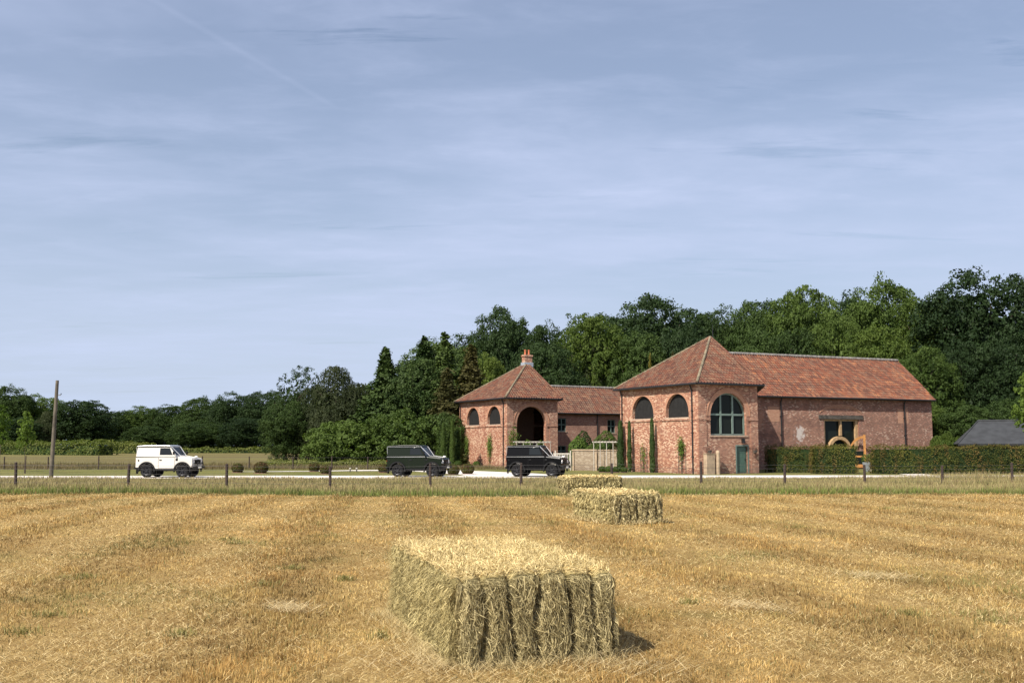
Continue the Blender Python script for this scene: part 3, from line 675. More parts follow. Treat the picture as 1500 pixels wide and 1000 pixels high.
def tower(name, label, corner, L_, W_, rang, apex, arches, front, brick_side, brick_front, z0=-.2, chimney=False):
    root = thing(name, label, 'brick building', (corner.x, corner.y, z0), R(28)); H = 6.5; th = .45
    FL = frame((0, L_), -math.pi/2)                   # left wall: local x runs from the far end to the corner
    FF = frame((0, 0), 0)
    ux = W_+L_/math.tan(rang); FR = frame((W_, 0), rang)
    mb = MB(); wall(mb, FL, [(0, -.5), (L_, -.5), (L_, H), (0, H)], [arch_pts(L_-b, L_-a, z, t) for a, b, z, t in arches], th)
    lw = mb.build('wall', brick_side, root)
    mb = MB(); holes = [arch_pts(front['x0'], front['x1'], front['z0'], front['zt'])] if front['z0'] > 0 else []
    if holes:
        outer = [(th+.003, -.5), (W_, -.5), (W_, H), (th+.003, H)]
        d = front['door']; holes.append([(d[0], .02), (d[1], .02), (d[1], d[2]), (d[0], d[2])])
    else:
        a = arch_pts(front['x0'], front['x1'], -.5, front['zt'])
        outer = [(th+.003, -.5), (front['x0'], -.5)]+a[2:][::-1]+[(front['x1'], -.5), (W_, -.5), (W_, H), (th+.003, H)]
        outer = [p for i, p in enumerate(outer) if i == 0 or (abs(p[0]-outer[i-1][0])+abs(p[1]-outer[i-1][1])) > 1e-4]
    # the front wall wraps the corner with a flush pier
    Ff = frame((0, 0), 0); wall(mb, Ff, outer, holes, th); mb.box(0, th, -.003, .0-.0005, -.5, H)
    mb.build('wall', brick_front, root)
    mb = MB(); wall(mb, FR, [(.02, -.5), (L_/math.sin(rang), -.5), (L_/math.sin(rang), H), (.02, H)], [], .35)
    mb.box(0, ux, L_-.35, L_, -.5, H); mb.build('wall', brick_front, root)
    # brick piers and string course, a little proud of the walls
    def piece(nm, m_, *a):
        mb = MB(); mb.box(*a); mb.build(nm, m_, root)
    pm = (L_-arches[0][1]+L_-arches[1][0])/2; zs0, zs1 = arches[0][2]-.22, arches[0][2]-.10
    piece('pier', brick_side, L_-.95, L_-.003, -.045, -.002, -.5, H-.05, FL); piece('pier', brick_side, .003, .62, -.045, -.002, -.5, H-.05, FL)
    piece('pier', brick_side, pm-.26, pm+.26, -.03, -.002, -.5, H-.05, FL); piece('string_course', brick_side, 0, L_, -.075, -.045, zs0, zs1, FL)
    piece('pier', brick_front, -.04, front['x0']-.38, -.045, -.0035, -.5, H-.05, FF); piece('pier', brick_front, front['x1']+.38, W_+.02, -.045, -.002, -.5, H-.05, FF)
    for a, b in ((-.05, front['x0']-.02), (front['x1']+.02, W_+.03)): piece('string_course', brick_front, a, b, -.075, -.046, zs0, zs1, FF)
    # arch rings
    mb = MB(); r_ = (front['x1']-front['x0'])/2; zs = front['zt']-r_
    ring(mb, FF, arch_only(front['x0'], front['x1'], zs, front['zt'], .0), arch_only(front['x0'], front['x1'], zs, front['zt'], .30), -.02, .0-.002)
    ring(mb, FF, arch_only(front['x0'], front['x1'], zs, front['zt'], .30), arch_only(front['x0'], front['x1'], zs, front['zt'], .37), -.06, -.003)
    for a, b, z, t in arches:
        r_ = (b-a)/2; zs = t-min(r_, t-z)
        ring(mb, FL, arch_only(L_-b, L_-a, zs, t, 0), arch_only(L_-b, L_-a, zs, t, .24), -.018, -.0025)
    mb.build('arch_ring', M['brick_new'], root)
    for a, b, z, t in arches: arch_window(root, FL, L_-b, L_-a, z, t)
    # roof
    o = .38; ze = H+.02; ap = Vector((apex[0], apex[1], apex[2])); ap2 = ap+Vector((.02, .0, 0))
    E = [Vector((-o, -o, ze)), Vector((W_+o*.9, -o, ze)), Vector((ux+o*1.2, L_+o, ze)), Vector((-o, L_+o, ze))]
    parts = []
    for i in range(4): roof_sheet(parts, [E[i], E[(i+1) % 4], ap])
    join_meshes('roof', parts, M['tile_tower'], root)
    mb = MB()
    for e, hm, hr_ in zip(E, ('ridge_lichen', 'tile_tower', 'ridge_grey', 'ridge_lichen'), (.10, .075, .085, .085)):
        mb = MB(); ridge_tiles(mb, e+Vector((0, 0, .05)), ap+Vector((0, 0, .02)), hr_); mb.build('hip_tiles', M[hm], root)
    mb = MB(); n_ = 4; mb.add([e-Vector((0, 0, .12)) for e in E]+[e-Vector((0, 0, .02)) for e in E], [(3, 2, 1, 0), (4, 5, 6, 7)]+[(i, (i+1) % 4, 4+(i+1) % 4, 4+i) for i in range(4)])
    mb.build('eaves', M['soot_board'], root)
    mb = MB()
    for i in (0, 3, 1):
        a, b = E[i], E[(i+1) % 4]; c = (E[0]+E[2])/2
        d = (b-a).normalized(); nn = Vector((d.y, -d.x, 0)); mb.tube([a+nn*.05-Vector((0, 0, .07)), b+nn*.05-Vector((0, 0, .07))], .075, 8)
    mb.build('gutter', M['black_iron'], root)
    # dentil course under the eaves
    mb = MB(); x = .15
    while x < L_-.1: mb.box(x, x+.1, -.09, -.046, H-.24, H-.14, FL); x += .22
    x = .1
    while x < W_-.1: mb.box(x, x+.1, -.09, -.046, H-.24, H-.14, FF); x += .22
    mb.box(0, L_, -.11, -.046, H-.14, H-.102, FL); mb.box(-.05, W_+.03, -.11, -.046, H-.14, H-.102, FF)
    mb.build('dentil_course', brick_front, root)
    downpipe(root, FL, L_-.62, 0, H-.05); downpipe(root, FL, .32, 0, H-.05)
    return root, FL, FF, H, E, ap

c1_ = Vector((-.45, 96.5)); c2_ = Vector((13.36, 73.5))
t1, FL1, FF1, H1, E1, ap1 = tower('gatehouse_tower', 'far brick tower with a red pyramid roof and twin-pot chimney, open arch at the front',
    c1_, 10.5, 5.45, R(68), (5.0, 5.2, 10.35), [(1.35, 4.14, 4.05, 5.80), (5.94, 8.77, 4.05, 5.80)],
    dict(x0=1.02, x1=4.21, z0=0, zt=5.72), M['brick_tower'], M['brick_tower_shaded'])
t2, FL2, FF2, H2, E2, ap2 = tower('brick_tower', 'near brick tower with a red pyramid roof, big arched green window and green door',
    c2_, 9.9, 5.45, R(50), (5.25, 5.0, 10.55), [(1.13, 3.87, 4.09, 5.84), (5.44, 8.27, 4.09, 5.84)],
    dict(x0=1.06, x1=4.39, z0=2.77, zt=5.85, door=(3.43, 4.45, 1.98)), M['brick_tower'], M['brick_tower_shaded'])
# tower 1: interior and chimney
mb = MB(); mb.box(.46, 5.2, 4.2, 4.4, 0, 6.3); mb.box(.46, 6.5, .46, 9.9, -.02, .03); mb.box(2.5, 2.8, 3.2, 3.5, .03, 6.2); mb.box(.5, 6.4, 4.15, 4.199, 3.9, 4.1); mb.build('porch_interior', M['dark_int'], t1)
mb = MB(); a = ap1; mb.box(a.x-.42, a.x+.42, a.y-.32, a.y+.32, a.z-.5, a.z+.72); mb.box(a.x-.48, a.x+.48, a.y-.38, a.y+.38, a.z+.62, a.z+.80); ch = mb.build('chimney', M['brick_tower'], t1)
for s in (-.21, .21):
    mb = MB(); Mx = Matrix.Translation((a.x+s, a.y, a.z+.8)) @ Matrix.Rotation(math.pi/2, 4, 'X')
    mb.lathe([(.0, 0), (.12, 0), (.13, .06), (.105, .1), (.085, .42), (.115, .44), (.115, .52), (.08, .52), (.07, .2), (0, .2)], 16, Mx); mb.build('chimney_pot', M['pot'], ch, smooth=False)
mb = MB(); mb.box(a.x-.5, a.x+.5, a.y-.41, a.y+.41, a.z-.42, a.z+.03); mb.build('lead_flashing', M['lead'], t1)
# tower 2: glazed arch, door, finial
def glass_mat():
    m, t, b, o = mat('window_glass'); b.inputs['Base Color'].default_value = (.012, .016, .014, 1); b.inputs['Roughness'].default_value = .06
    b.inputs['Specular IOR Level'].default_value = .10; return m
M['glass'] = glass_mat()
x0, x1, z0, zt = 1.06, 4.39, 2.77, 5.85
mb = MB(); mb.prism(arch_pts(x0-.02, x1+.02, z0, zt+.02, 28), .29, .31, FF2); wn = mb.build('arched_window', M['glass'], t2)
mb = MB(); r_ = (x1-x0)/2; zs = zt-r_
ring(mb, FF2, arch_only(x0, x1, zs, zt, -.11, 28), arch_only(x0, x1, zs, zt, -.002, 28), .20, .285)
mb.box(x0+.002, x0+.11, .20, .285, z0, zs, FF2); mb.box(x1-.11, x1-.002, .20, .285, z0, zs, FF2); mb.box(x0+.11, x1-.11, .20, .285, z0+.002, z0+.12, FF2)
zm = 4.28; mb.box(x0+.11, x1-.11, .19, .285, zm-.07, zm+.07, FF2)
for i in (1, 2):
    x = x0+(x1-x0)*i/3; h = zs+math.sqrt((r_-.05)**2-(x-(x0+x1)/2)**2); mb.box(x-.065, x+.065, .185, .284, z0+.12, h, FF2)
mb.build('frame', M['sage'], wn)
mb = MB(); mb.box(x0-.1, x1+.1, -.06, .19, z0-.1, z0-.002, FF2); mb.build('sill', M['sill'], wn)
mb = MB(); mb.box(3.44, 4.44, .16, .22, .02, 1.97, FF2); dr_ = mb.build('door', M['green_door'], t2)
mb = MB()
for i in range(6): mb.box(3.53+i*.14, 3.655+i*.14, .145, .16, .1, 1.5, FF2)
mb.box(3.5, 4.38, .135, .16, 1.5, 1.58, FF2); mb.box(3.5, 4.38, .14, .16, 1.62, 1.92, FF2); mb.build('plank', M['green_door'], dr_)
mb = MB(); mb.box(4.28, 4.34, .10, .14, .95, 1.1, FF2); mb.build('handle', M['black_iron'], dr_)
mb = MB(); mb.box(3.32, 3.43, -.01, .2, 0, 2.08, FF2); mb.box(4.45, 4.56, -.01, .2, 0, 2.08, FF2); mb.box(3.43, 4.45, -.01, .2, 1.985, 2.08, FF2); mb.build('frame', M['sage'], dr_)
mb = MB(); mb.box(3.85, 4.05, -.22, -.05, 2.22, 2.5, FF2); mb.box(3.8, 4.1, -.26, -.05, 2.5, 2.55, FF2); mb.build('wall_lamp', M['black_iron'], t2)
mb = MB(); a = ap2; mb.tube([a+Vector((.25, 0, 0)), a+Vector((.25, 0, 1.0))], [.035, .015], 6); mb.build('finial', M['black_iron'], t2)

# long barn
B0 = Vector((20.05, 86.62)); BA = math.atan2(.4455, 1); BL = 20.6; BD = 8.2
bn = thing('long_barn', 'long red brick barn with a pantile roof, timber entrance and white stain on its wall', 'barn', (B0.x, B0.y, -.2), BA)
def px_u(px):                                        # distance along the barn front for a picture column
    r = (px-750)/1507; c, s = math.cos(BA), math.sin(BA); return (r*B0.y-B0.x)/(c-r*s)
HB = 6.2; F0 = frame((0, 0), 0)
e0, e1 = px_u(1080+533/4.167), px_u(1080+745/4.167); EZ = 4.33
mb = MB(); wall(mb, F0, [(-1, -.5), (e0, -.5), (e0, EZ), (e1, EZ), (e1, -.5), (BL, -.5), (BL, HB), (-1, HB)], [], .5)
hr = BD/2; rz_ = HB+3.95
gv = [Vector((BL-.5, .503, -.5)), Vector((BL-.5, BD-.5, -.5)), Vector((BL-.5, BD-.5, HB)), Vector((BL-.5, hr, rz_-.6)), Vector((BL-.5, .503, HB))]
FG = frame((BL-.002, .502), math.pi/2); mb.prism([(0, -.5), (BD-1, -.5), (BD-1, HB), (hr-.5, rz_-.25), (0, HB)], 0, .4, FG)
mb.box(-1, BL-.01, BD-.45, BD, -.5, HB)
mb.build('wall', M['brick_barn'], bn)
o = .35; Ea = Vector((-1.2, -o, HB)); Eb = Vector((BL+.15, -o, HB)); Ra = Vector((-1.2, hr, rz_)); Rb = Vector((BL+.15, hr, rz_))
pr = []; roof_sheet(pr, [Ea, Eb, Rb, Ra]); roof_sheet(pr, [Vector((BL+.15, BD+o, HB)), Vector((-1.2, BD+o, HB)), Ra, Rb]); join_meshes('roof', pr, M['tile_barn'], bn)
mb = MB(); ridge_tiles(mb, Ra+Vector((0, 0, .05)), Rb+Vector((0, 0, .05)), .14); mb.build('ridge_tiles', M['ridge_grey'], bn)
mb = MB(); mb.tube([Ea+Vector((0, -.04, -.04)), Eb+Vector((0, -.04, -.04))], .08, 8); mb.build('gutter', M['black_iron'], bn)
mb = MB(); mb.box(-1.2, BL+.15, -o, .0-.05, HB-.08, HB-.02); mb.build('eaves', M['soot_board'], bn)
for px in (1080+268/4.167, 1080+1022/4.167): downpipe(bn, F0, px_u(px), 0, HB)
for a, b in ((190, 262), (985, 1018), (1028, 1050)):
    mb = MB(); mb.box(px_u(1080+a/4.167), px_u(1080+b/4.167), -.012, -.002, 4.05, 5.35, F0); mb.build('repaired_brickwork', M['brick_new'], bn)
mb = MB(); u0, u1 = px_u(1080+500/4.167), px_u(1080+770/4.167); mb.box(u0, u1, -.08, .3, EZ+.002, EZ+.36, F0); mb.build('lintel', M['oak_old'], bn, bevel=.02)
mb = MB()
um = (u0+u1)/2
for k in range(3):
    w_ = (u1-u0)/2-.1-.0*k; i_ = [(um+w_*math.cos(math.pi*(.06+.88*j/24)), EZ+.38+(.62+.11*k)*math.sin(math.pi*(.06+.88*j/24))) for j in range(25)]
    o_2 = [(um+w_*math.cos(math.pi*(.06+.88*j/24)), EZ+.38+(.70+.11*k)*math.sin(math.pi*(.06+.88*j/24))) for j in range(25)]
    ring(mb, F0, i_, o_2, -.03-.01*(k % 2), -.002)
mb.build('relieving_arch', M['brick_new'], bn)
# timber entrance
mb = MB(); 
for a, b in ((e0+.003, e0+.2), (e1-.3, e1-.003), ((e0+e1)/2-.09, (e0+e1)/2+.12)): mb.box(a, b, .12, .32, .0 if a != (e0+e1)/2-.09 else 2.9, EZ-.15, F0)
mb.box(e0+.003, e1-.003, .10, .33, EZ-.15, EZ-.003, F0); ts = mb.build('timber_screen', M['oak_pale'], bn)
mb = MB(); mb.box(e0+.01, e1-.01, .36, .38, 0, EZ-.01, F0); mb.build('glazing', M['glass'], ts)
cx_ = (px_u(1080+560/4.167)+px_u(1080+700/4.167))/2; ro = (px_u(1080+700/4.167)-px_u(1080+560/4.167))/2; zc = 1.55
mb = MB(); ring(mb, F0, arch_only(cx_-ro+.28, cx_+ro-.28, zc, zc+ro-.28, 0, 28), arch_only(cx_-ro, cx_+ro, zc, zc+ro, 0, 28), .05, .34)
mb.box(cx_-ro, cx_-ro+.28, .05, .34, 0, zc, F0); mb.box(cx_+ro-.28, cx_+ro, .05, .34, 0, zc, F0); mb.build('door_arch', M['oak_pale'], ts)
FD = frame((cx_+ro-.2, .05), R(-32)) ; rr = ro-.25
mb = MB(); 
I = [(1.35-1.15*math.sin(math.pi/2*j/14)*1.0, zc+1.05*math.cos(math.pi/2*(1-j/14))-.0) for j in range(15)]
mb.box(1.15, 1.35, 0, .07, .1, zc+1.45, FD); mb.box(0, .16, 0, .07, .1, zc, FD); mb.box(.16, 1.15, 0, .07, .1, .38, FD); mb.box(.16, 1.15, 0, .07, 1.0, 1.15, FD)
inn = [(1.15-1.0*math.cos(math.pi/2*j/12), zc+1.1*math.sin(math.pi/2*j/12)) for j in range(13)]
ou = [(1.15-1.15*math.cos(math.pi/2*j/12), zc+1.32*math.sin(math.pi/2*j/12)) for j in range(13)]
ring(mb, FD, inn, ou, 0, .07); dl = mb.build('open_door', M['oak_new'], bn)
mb = MB(); mb.box(.16, 1.15, .03, .045, .38, zc, FD); mb.build('door_glass', M['glass'], dl)

# link wing between the towers
lw_ = thing('link_wing', 'low brick range with a pantile roof and small green windows joining the two towers', 'brick building', (1.6, 108.2, -.2), R(28))
F0 = frame((0, 0), 0); HL = 5.5; LL = 15; DL = 5.8; c28, s28 = math.cos(R(28)), math.sin(R(28))
def pxl(px): r = (px-750)/1507; return (r*108.2-1.6)/(c28-r*s28)
wins = [(pxl(816.5), pxl(829.5), 3.55, 4.95), (pxl(890), pxl(901.5), 3.4, 4.85), (pxl(815.5), pxl(829), .9, 2.0)]
mb = MB(); wall(mb, F0, [(0, -.5), (LL, -.5), (LL, HL), (0, HL)], [[(a, c), (b, c), (b, d), (a, d)] for a, b, c, d in wins], .4)
mb.box(0, .4, .402, DL, -.5, HL); mb.box(LL-.4, LL, .402, DL, -.5, HL); mb.box(.402, LL-.402, DL-.4, DL, -.5, HL); mb.build('wall', M['brick_link'], lw_)
pr = []; A_1 = Vector((-.1, -.35, HL)); B_1 = Vector((LL, -.35, HL)); C_1 = Vector((LL, DL/2, HL+3.0)); D_1 = Vector((-.1, DL/2, HL+3.0))
roof_sheet(pr, [A_1, B_1, C_1, D_1]); roof_sheet(pr, [Vector((LL, DL+.35, HL)), Vector((-.1, DL+.35, HL)), D_1, C_1]); join_meshes('roof', pr, M['tile_link'], lw_)
mb = MB(); mb.prism([(.0, HL), (DL, HL), (DL/2, HL+2.8)], 0, .3, frame((.3, 0), math.pi/2)); mb.build('gable', M['brick_link'], lw_)
mb = MB(); ridge_tiles(mb, D_1+Vector((0, 0, .04)), C_1+Vector((0, 0, .04)), .14); mb.build('ridge_tiles', M['ridge_grey'], lw_)
mb = MB(); mb.tube([A_1+Vector((0, -.04, -.04)), B_1+Vector((0, -.04, -.04))], .08, 8); mb.build('gutter', M['black_iron'], lw_)
downpipe(lw_, F0, pxl(874.5), 0, HL)
for i, (a, b, c, d) in enumerate(wins):
    mb = MB(); mb.box(a, b, .15, .17, c, d); wn = mb.build('window', M['glass'], lw_)
    mb = MB()
    for x in (a+.002, (a+b)/2-.04, b-.082): mb.box(x, x+.08, .08, .14, c+.002, d-.002)
    for z in (c+.002, (c+d)/2-.03, d-.082): mb.box(a+.005, b-.005, .075, .145, z, z+.08)
    mb.build('frame', M['sage'], wn)
    mb = MB(); mb.box(a-.1, b+.1, -.05, .06, c-.1, c-.002); mb.build('sill', M['sill'], wn)

# garden wall, gate, sandstone pier
def line_thing(name, label, cat, a, b, z=-.2):
    d = Vector((b[0]-a[0], b[1]-a[1])); o = thing(name, label, cat, (a[0], a[1], z), math.atan2(d.y, d.x)); return o, d.length
wl, ll = line_thing('garden_wall', 'buff sandstone garden wall running from the near tower towards the gate', 'wall', (4.95, 84.6), (9.2, 82.6))
mb = MB(); mb.box(0, ll, 0, .4, -.3, 1.62); mb.build('wall', M['sandstone'], wl)
mb = MB(); mb.box(-.05, ll, -.06, .46, 1.622, 1.72); mb.build('coping', M['stone_plain'], wl, bevel=.02)
for x in (0.05, 2.05): mb = MB(); mb.box(x, x+.12, -.10, -.003, -.1, 1.5); mb.build('post', M['stone_plain'], wl)
gt, ll = line_thing('garden_gate', 'pale wooden picket gate between the stone wall and the black car', 'gate', (2.2, 85.4), (4.85, 84.7))
for x in (0, ll/2, ll-.09): mb = MB(); mb.box(x, x+.1, -.02, .09, 0, 1.62); mb.build('post', M['white_wood'], gt, bevel=.01)
mb = MB(); mb.box(.1, ll-.1, .0, .05, .2, .3); mb.box(.1, ll-.1, .0, .05, 1.3, 1.42); mb.build('rail', M['white_wood'], gt)
mb = MB(); x = .2
while x < ll-.15: mb.box(x, x+.055, -.02, -.001, .12, 1.38); x += .14
mb.build('picket', M['white_wood'], gt)
cc = c2_+Vector((c28*.05+s28*.35, s28*.05-c28*.35))
sp_ = thing('stone_block', 'square sandstone block standing against the near tower corner', 'stone block', (c2_.x+c28*.35+s28*.35, c2_.y+s28*.35-c28*.35, -.2), R(28))
mb = MB(); mb.box(-.05, .72, -.1, .28, -.1, 1.42); mb.build('block', M['stone_plain'], sp_, bevel=.03)
mb = MB(); mb.box(-.08, .75, -.13, .29, 1.425, 1.48); mb.build('cap', M['stone_plain'], sp_, bevel=.02)
pp = thing('stone_post', 'slim rounded stone post beside the sandstone block', 'post', (c2_.x+c28*1.35+s28*.4, c2_.y+s28*1.35-c28*.4, -.2), R(28))
mb = MB(); mb.tube([(0, 0, -.1), (0, 0, 1.55), (0, 0, 1.66), (0, 0, 1.7)], [.15, .145, .11, .03], 12); mb.build('shaft', M['stone_plain'], pp)

# dark slate shed, far right
qs = P(1403, 650, 84)
sh = thing('slate_roofed_shed', 'low outbuilding with a plain dark grey roof behind the right hedge', 'outbuilding', (qs.x/84*86, 86, -.2), R(-20))
zc_ = 2.17; zr_ = 4.15
mb = MB(); mb.box(.5, 12, .4, 6, -.3, zc_+.1); mb.build('wall', M['soot_board'], sh)
mb = MB(); E_ = [(0, 0, zc_), (14, 0, zc_), (14, 7, zc_), (0, 7, zc_), (1.9, 3.5, zr_), (14, 3.5, zr_)]
mb.add(E_, [(0, 1, 5, 4), (3, 0, 4), (2, 3, 4, 5), (1, 2, 5), (3, 2, 1, 0)]); rf = mb.build('roof', M['slate'], sh)
mb = MB(); mb.tube([(1.9, 3.5, zr_+.03), (14, 3.5, zr_+.03)], .07, 8); mb.tube([(0, 0, zc_+.03), (1.9, 3.5, zr_+.03)], .05, 8); mb.build('ridge_capping', M['slate'], rf)
mb = MB(); mb.box(0, 14, -.06, -.003, zc_-.16, zc_-.01); mb.build('fascia', M['black_iron'], sh)

# ------------------------------------------------------------ foliage shapes
def rand_dirs(n): return unit(rng.normal(0, 1, (n, 3)))
def lobed_crown(nlobe, nclump, nleaf, H, Rx, z0, leaf, lobe_r=(.30, .46), top=1.0, gaps=0., seed=0, flat=1.):
    global rng
    rng = np.random.default_rng(100+seed); Cs, Ns = [], []; zc = z0+(H-z0)*.48; rz = (H-z0)*.5
    i = np.arange(nlobe)+.5; ph = np.arccos(1-2*i/nlobe); th = np.pi*(1+5**.5)*i
    D = np.stack([np.cos(th)*np.sin(ph), np.sin(th)*np.sin(ph), np.cos(ph)], 1); D = unit(D+rng.normal(0, .22, D.shape))
    for d in D:
        if rng.uniform() < gaps: continue
        lr = rng.uniform(*lobe_r)*Rx; k = rng.uniform(.82, 1.0)*(1-.07*max(d[2], 0)**3)
        c = np.array([d[0]*(Rx-lr*.75)*k, d[1]*(Rx-lr*.75)*k, zc+d[2]*(rz-lr*.6)*k])
        cd = unit(rand_dirs(nclump)+d*.45+np.array([0, 0, .25])); cr = lr*rng.uniform(.30, .46, nclump)
        cc = c+cd*(lr*rng.uniform(.75, 1.05, nclump))[:, None]*np.array([1, 1, .95*flat])
        ld_ = rand_dirs(nclump*nleaf).reshape(nclump, nleaf, 3); ld_ = unit(ld_+cd[:, None]*.55+np.array([0, 0, .35]))
        pts = cc[:, None]+ld_*(cr[:, None]*rng.uniform(.45, 1.05, (nclump, nleaf)))[..., None]*np.array([1.1, 1.1, .85])
        Cs.append(pts.reshape(-1, 3)); Ns.append(ld_.reshape(-1, 3))
    C = np.concatenate(Cs); Nn = np.concatenate(Ns)
    m_ = len(C)//9; dd = rand_dirs(m_)*(rng.uniform(0, .82, m_)**.6)[:, None]
    ci = np.stack([dd[:, 0]*Rx*.85, dd[:, 1]*Rx*.85, zc+dd[:, 2]*rz*.85], 1)
    V1, F1 = leaf_quads(C, Nn, leaf, .55); V2, F2 = leaf_quads(ci, dd+.01, leaf*2.6, .6)
    return np.concatenate([V1, V2]), np.concatenate([F1, F2+len(V1)])
def conifer_crown(H, Rx, n_lev, leaf, seed, droop=.25, ragged=.3):
    global rng
    rng = np.random.default_rng(200+seed); Cs, Ns = [], []
    for l in range(n_lev):
        f = (l+rng.uniform(-.3, .3))/n_lev; z = H*(.04+.95*f); rr = Rx*(1-f)**1.12*(1-.15*(f < .1))
        nb = int(6+12*(1-f)); 
        for b in range(nb):
            a = rng.uniform(0, 6.283); ln_ = max(rr*rng.uniform(1-ragged, 1+ragged*.6), .07); k = int(20+ln_*30)
            t = rng.uniform(.1, 1, k)**.7; x = t*ln_; zz_ = z-droop*x*.8+.22*x*x/Rx+rng.normal(0, .10, k); side = rng.normal(0, .13+.10*ln_*(1-t*.6), k)
            Cs.append(np.stack([np.cos(a)*x-np.sin(a)*side, np.sin(a)*x+np.cos(a)*side, zz_-np.abs(side)*.5+rng.normal(0, .06, k)], 1))
            Ns.append(np.tile(np.array([np.cos(a)*.6, np.sin(a)*.6, .7]), (k, 1)))
    C = np.concatenate(Cs); Nn = np.concatenate(Ns); V1, F1 = leaf_quads(C, Nn, leaf, .5, .45)
    m_ = 1500; z = rng.uniform(.03, .9, m_); dd = rng.uniform(0, 6.283, m_); q = Rx*(1-z)*.55*np.sqrt(rng.uniform(0, 1, m_))
    V2, F2 = leaf_quads(np.stack([np.cos(dd)*q, np.sin(dd)*q, z*H], 1), np.stack([np.cos(dd), np.sin(dd), dd*0], 1), leaf*2.4, .5)
    return np.concatenate([V1, V2]), np.concatenate([F1, F2+len(V1)])
def willow_crown(H, Rx, leaf, seed, nst=1500):
    global rng
    rng = np.random.default_rng(300+seed); Cs, Ns = [], []
    lob = [(0, 0, H*.72, Rx*.62)]+[(math.cos(a)*Rx*.55, math.sin(a)*Rx*.55, H*rng.uniform(.42, .68), Rx*rng.uniform(.38, .5)) for a in np.linspace(0, 6.28, 8)[:-1]]+[(math.cos(a)*Rx*.6, math.sin(a)*Rx*.6, H*.30, Rx*.42) for a in np.linspace(.4, 6.6, 7)[:-1]]
    lob.append((0, 0, H*.9, Rx*.34))
    for s in range(nst):
        x, y, z, r = lob[rng.integers(len(lob))]; d = unit(rng.normal(0, 1, 3)+np.array([0, 0, .7])); r_ = r*rng.uniform(.8, 1.06); p = np.array([x, y, z])+d*r_*np.array([1, 1, .85])
        if p[2] > H: p[2] = H-rng.uniform(0, .3)
        ln_ = rng.uniform(.5, 1.9); k = 16; t = np.sort(rng.uniform(0, 1, k))
        pts = p+np.stack([d[0]*.35*np.sin(t*1.6), d[1]*.35*np.sin(t*1.6), .12*np.sin(t*3)-t**1.4*ln_], 1)+rng.normal(0, .055, (k, 3))
        Cs.append(pts); Ns.append(np.tile(d*np.array([1, 1, .2]), (k, 1)))
    C = np.concatenate(Cs); Nn = np.concatenate(Ns); C[:, 2] = np.maximum(C[:, 2], .05)
    V1, F1 = leaf_quads(C, Nn, leaf, .5, .5)
    m_ = 1600; dd = rand_dirs(m_)*(rng.uniform(0, .8, m_)**.6)[:, None]; V2, F2 = leaf_quads(np.stack([dd[:, 0]*Rx*.75, dd[:, 1]*Rx*.75, H*.48+dd[:, 2]*H*.42], 1), dd, leaf*2.6, .5)
    return np.concatenate([V1, V2]), np.concatenate([F1, F2+len(V1)])
def trunk_mb(H, r, Rx, nl=6, zsplit=.35):
    mb = MB(); pts = [(random.uniform(-.05, .05)*k, random.uniform(-.05, .05)*k, H*.80*k/5) for k in range(6)]; pts[0] = (0, 0, -.6)
    mb.tube(pts, [r*1.25, r, r*.8, r*.6, r*.4, r*.15], 8)
    for i in range(nl):
        a = 2*math.pi*i/nl+random.uniform(-.3, .3); z = H*random.uniform(zsplit, .62); q = Rx*random.uniform(.5, .75)
        mb.tube([(0, 0, z), (math.cos(a)*q*.5, math.sin(a)*q*.5, z+H*.09), (math.cos(a)*q, math.sin(a)*q, z+H*.2)], [r*.45, r*.28, r*.08], 6)
    return mb
MESH = {}
def variant(key, VF, tmb, bark):
    cr = np_mesh('crown', VF[0], VF[1], M['leaf_mid']); me = cr.data; bpy.data.objects.remove(cr)
    to = tmb.build('trunk', bark); tm = to.data; bpy.data.objects.remove(to); MESH[key] = (me, tm)
# all normalised to 10 m tall, 4 m crown radius
for k in range(4): variant('broad%d' % k, lobed_crown(58, 12, 48, 10, 4, .2, .088, lobe_r=(.26, .42), seed=k), trunk_mb(10, .22, 4), M['bark'])
for k in range(2): variant('dome%d' % k, lobed_crown(70, 10, 44, 10, 4, .3, .09, lobe_r=(.22, .34), seed=10+k), trunk_mb(10, .22, 4), M['bark'])
for k in range(2): variant('open%d' % k, lobed_crown(34, 9, 26, 10, 4, .6, .095, lobe_r=(.20, .36), seed=20+k, gaps=.22), trunk_mb(10, .16, 4, 9), M['bark'])
for k in range(3): variant('conifer%d' % k, conifer_crown(10, 2.6, 30, .115, k, .30 if k != 1 else .6, .5), trunk_mb(10, .16, .5, 2), M['bark'])
for k in range(2): variant('willow%d' % k, willow_crown(10, 4, .085, k, 3400), trunk_mb(10, .16, 3, 7), M['bark'])
variant('sap', lobed_crown(16, 8, 22, 4.4, 1.05, 1.35, .055, seed=40, gaps=.1), trunk_mb(4.0, .035, .6, 5, .4), M['bark'])
for k in range(2): variant('mound%d' % k, lobed_crown(44, 12, 30, 4.4, 4, -.9, .105, lobe_r=(.22, .34), seed=50+k, flat=.7), trunk_mb(3, .12, 3, 6, .1), M['bark'])
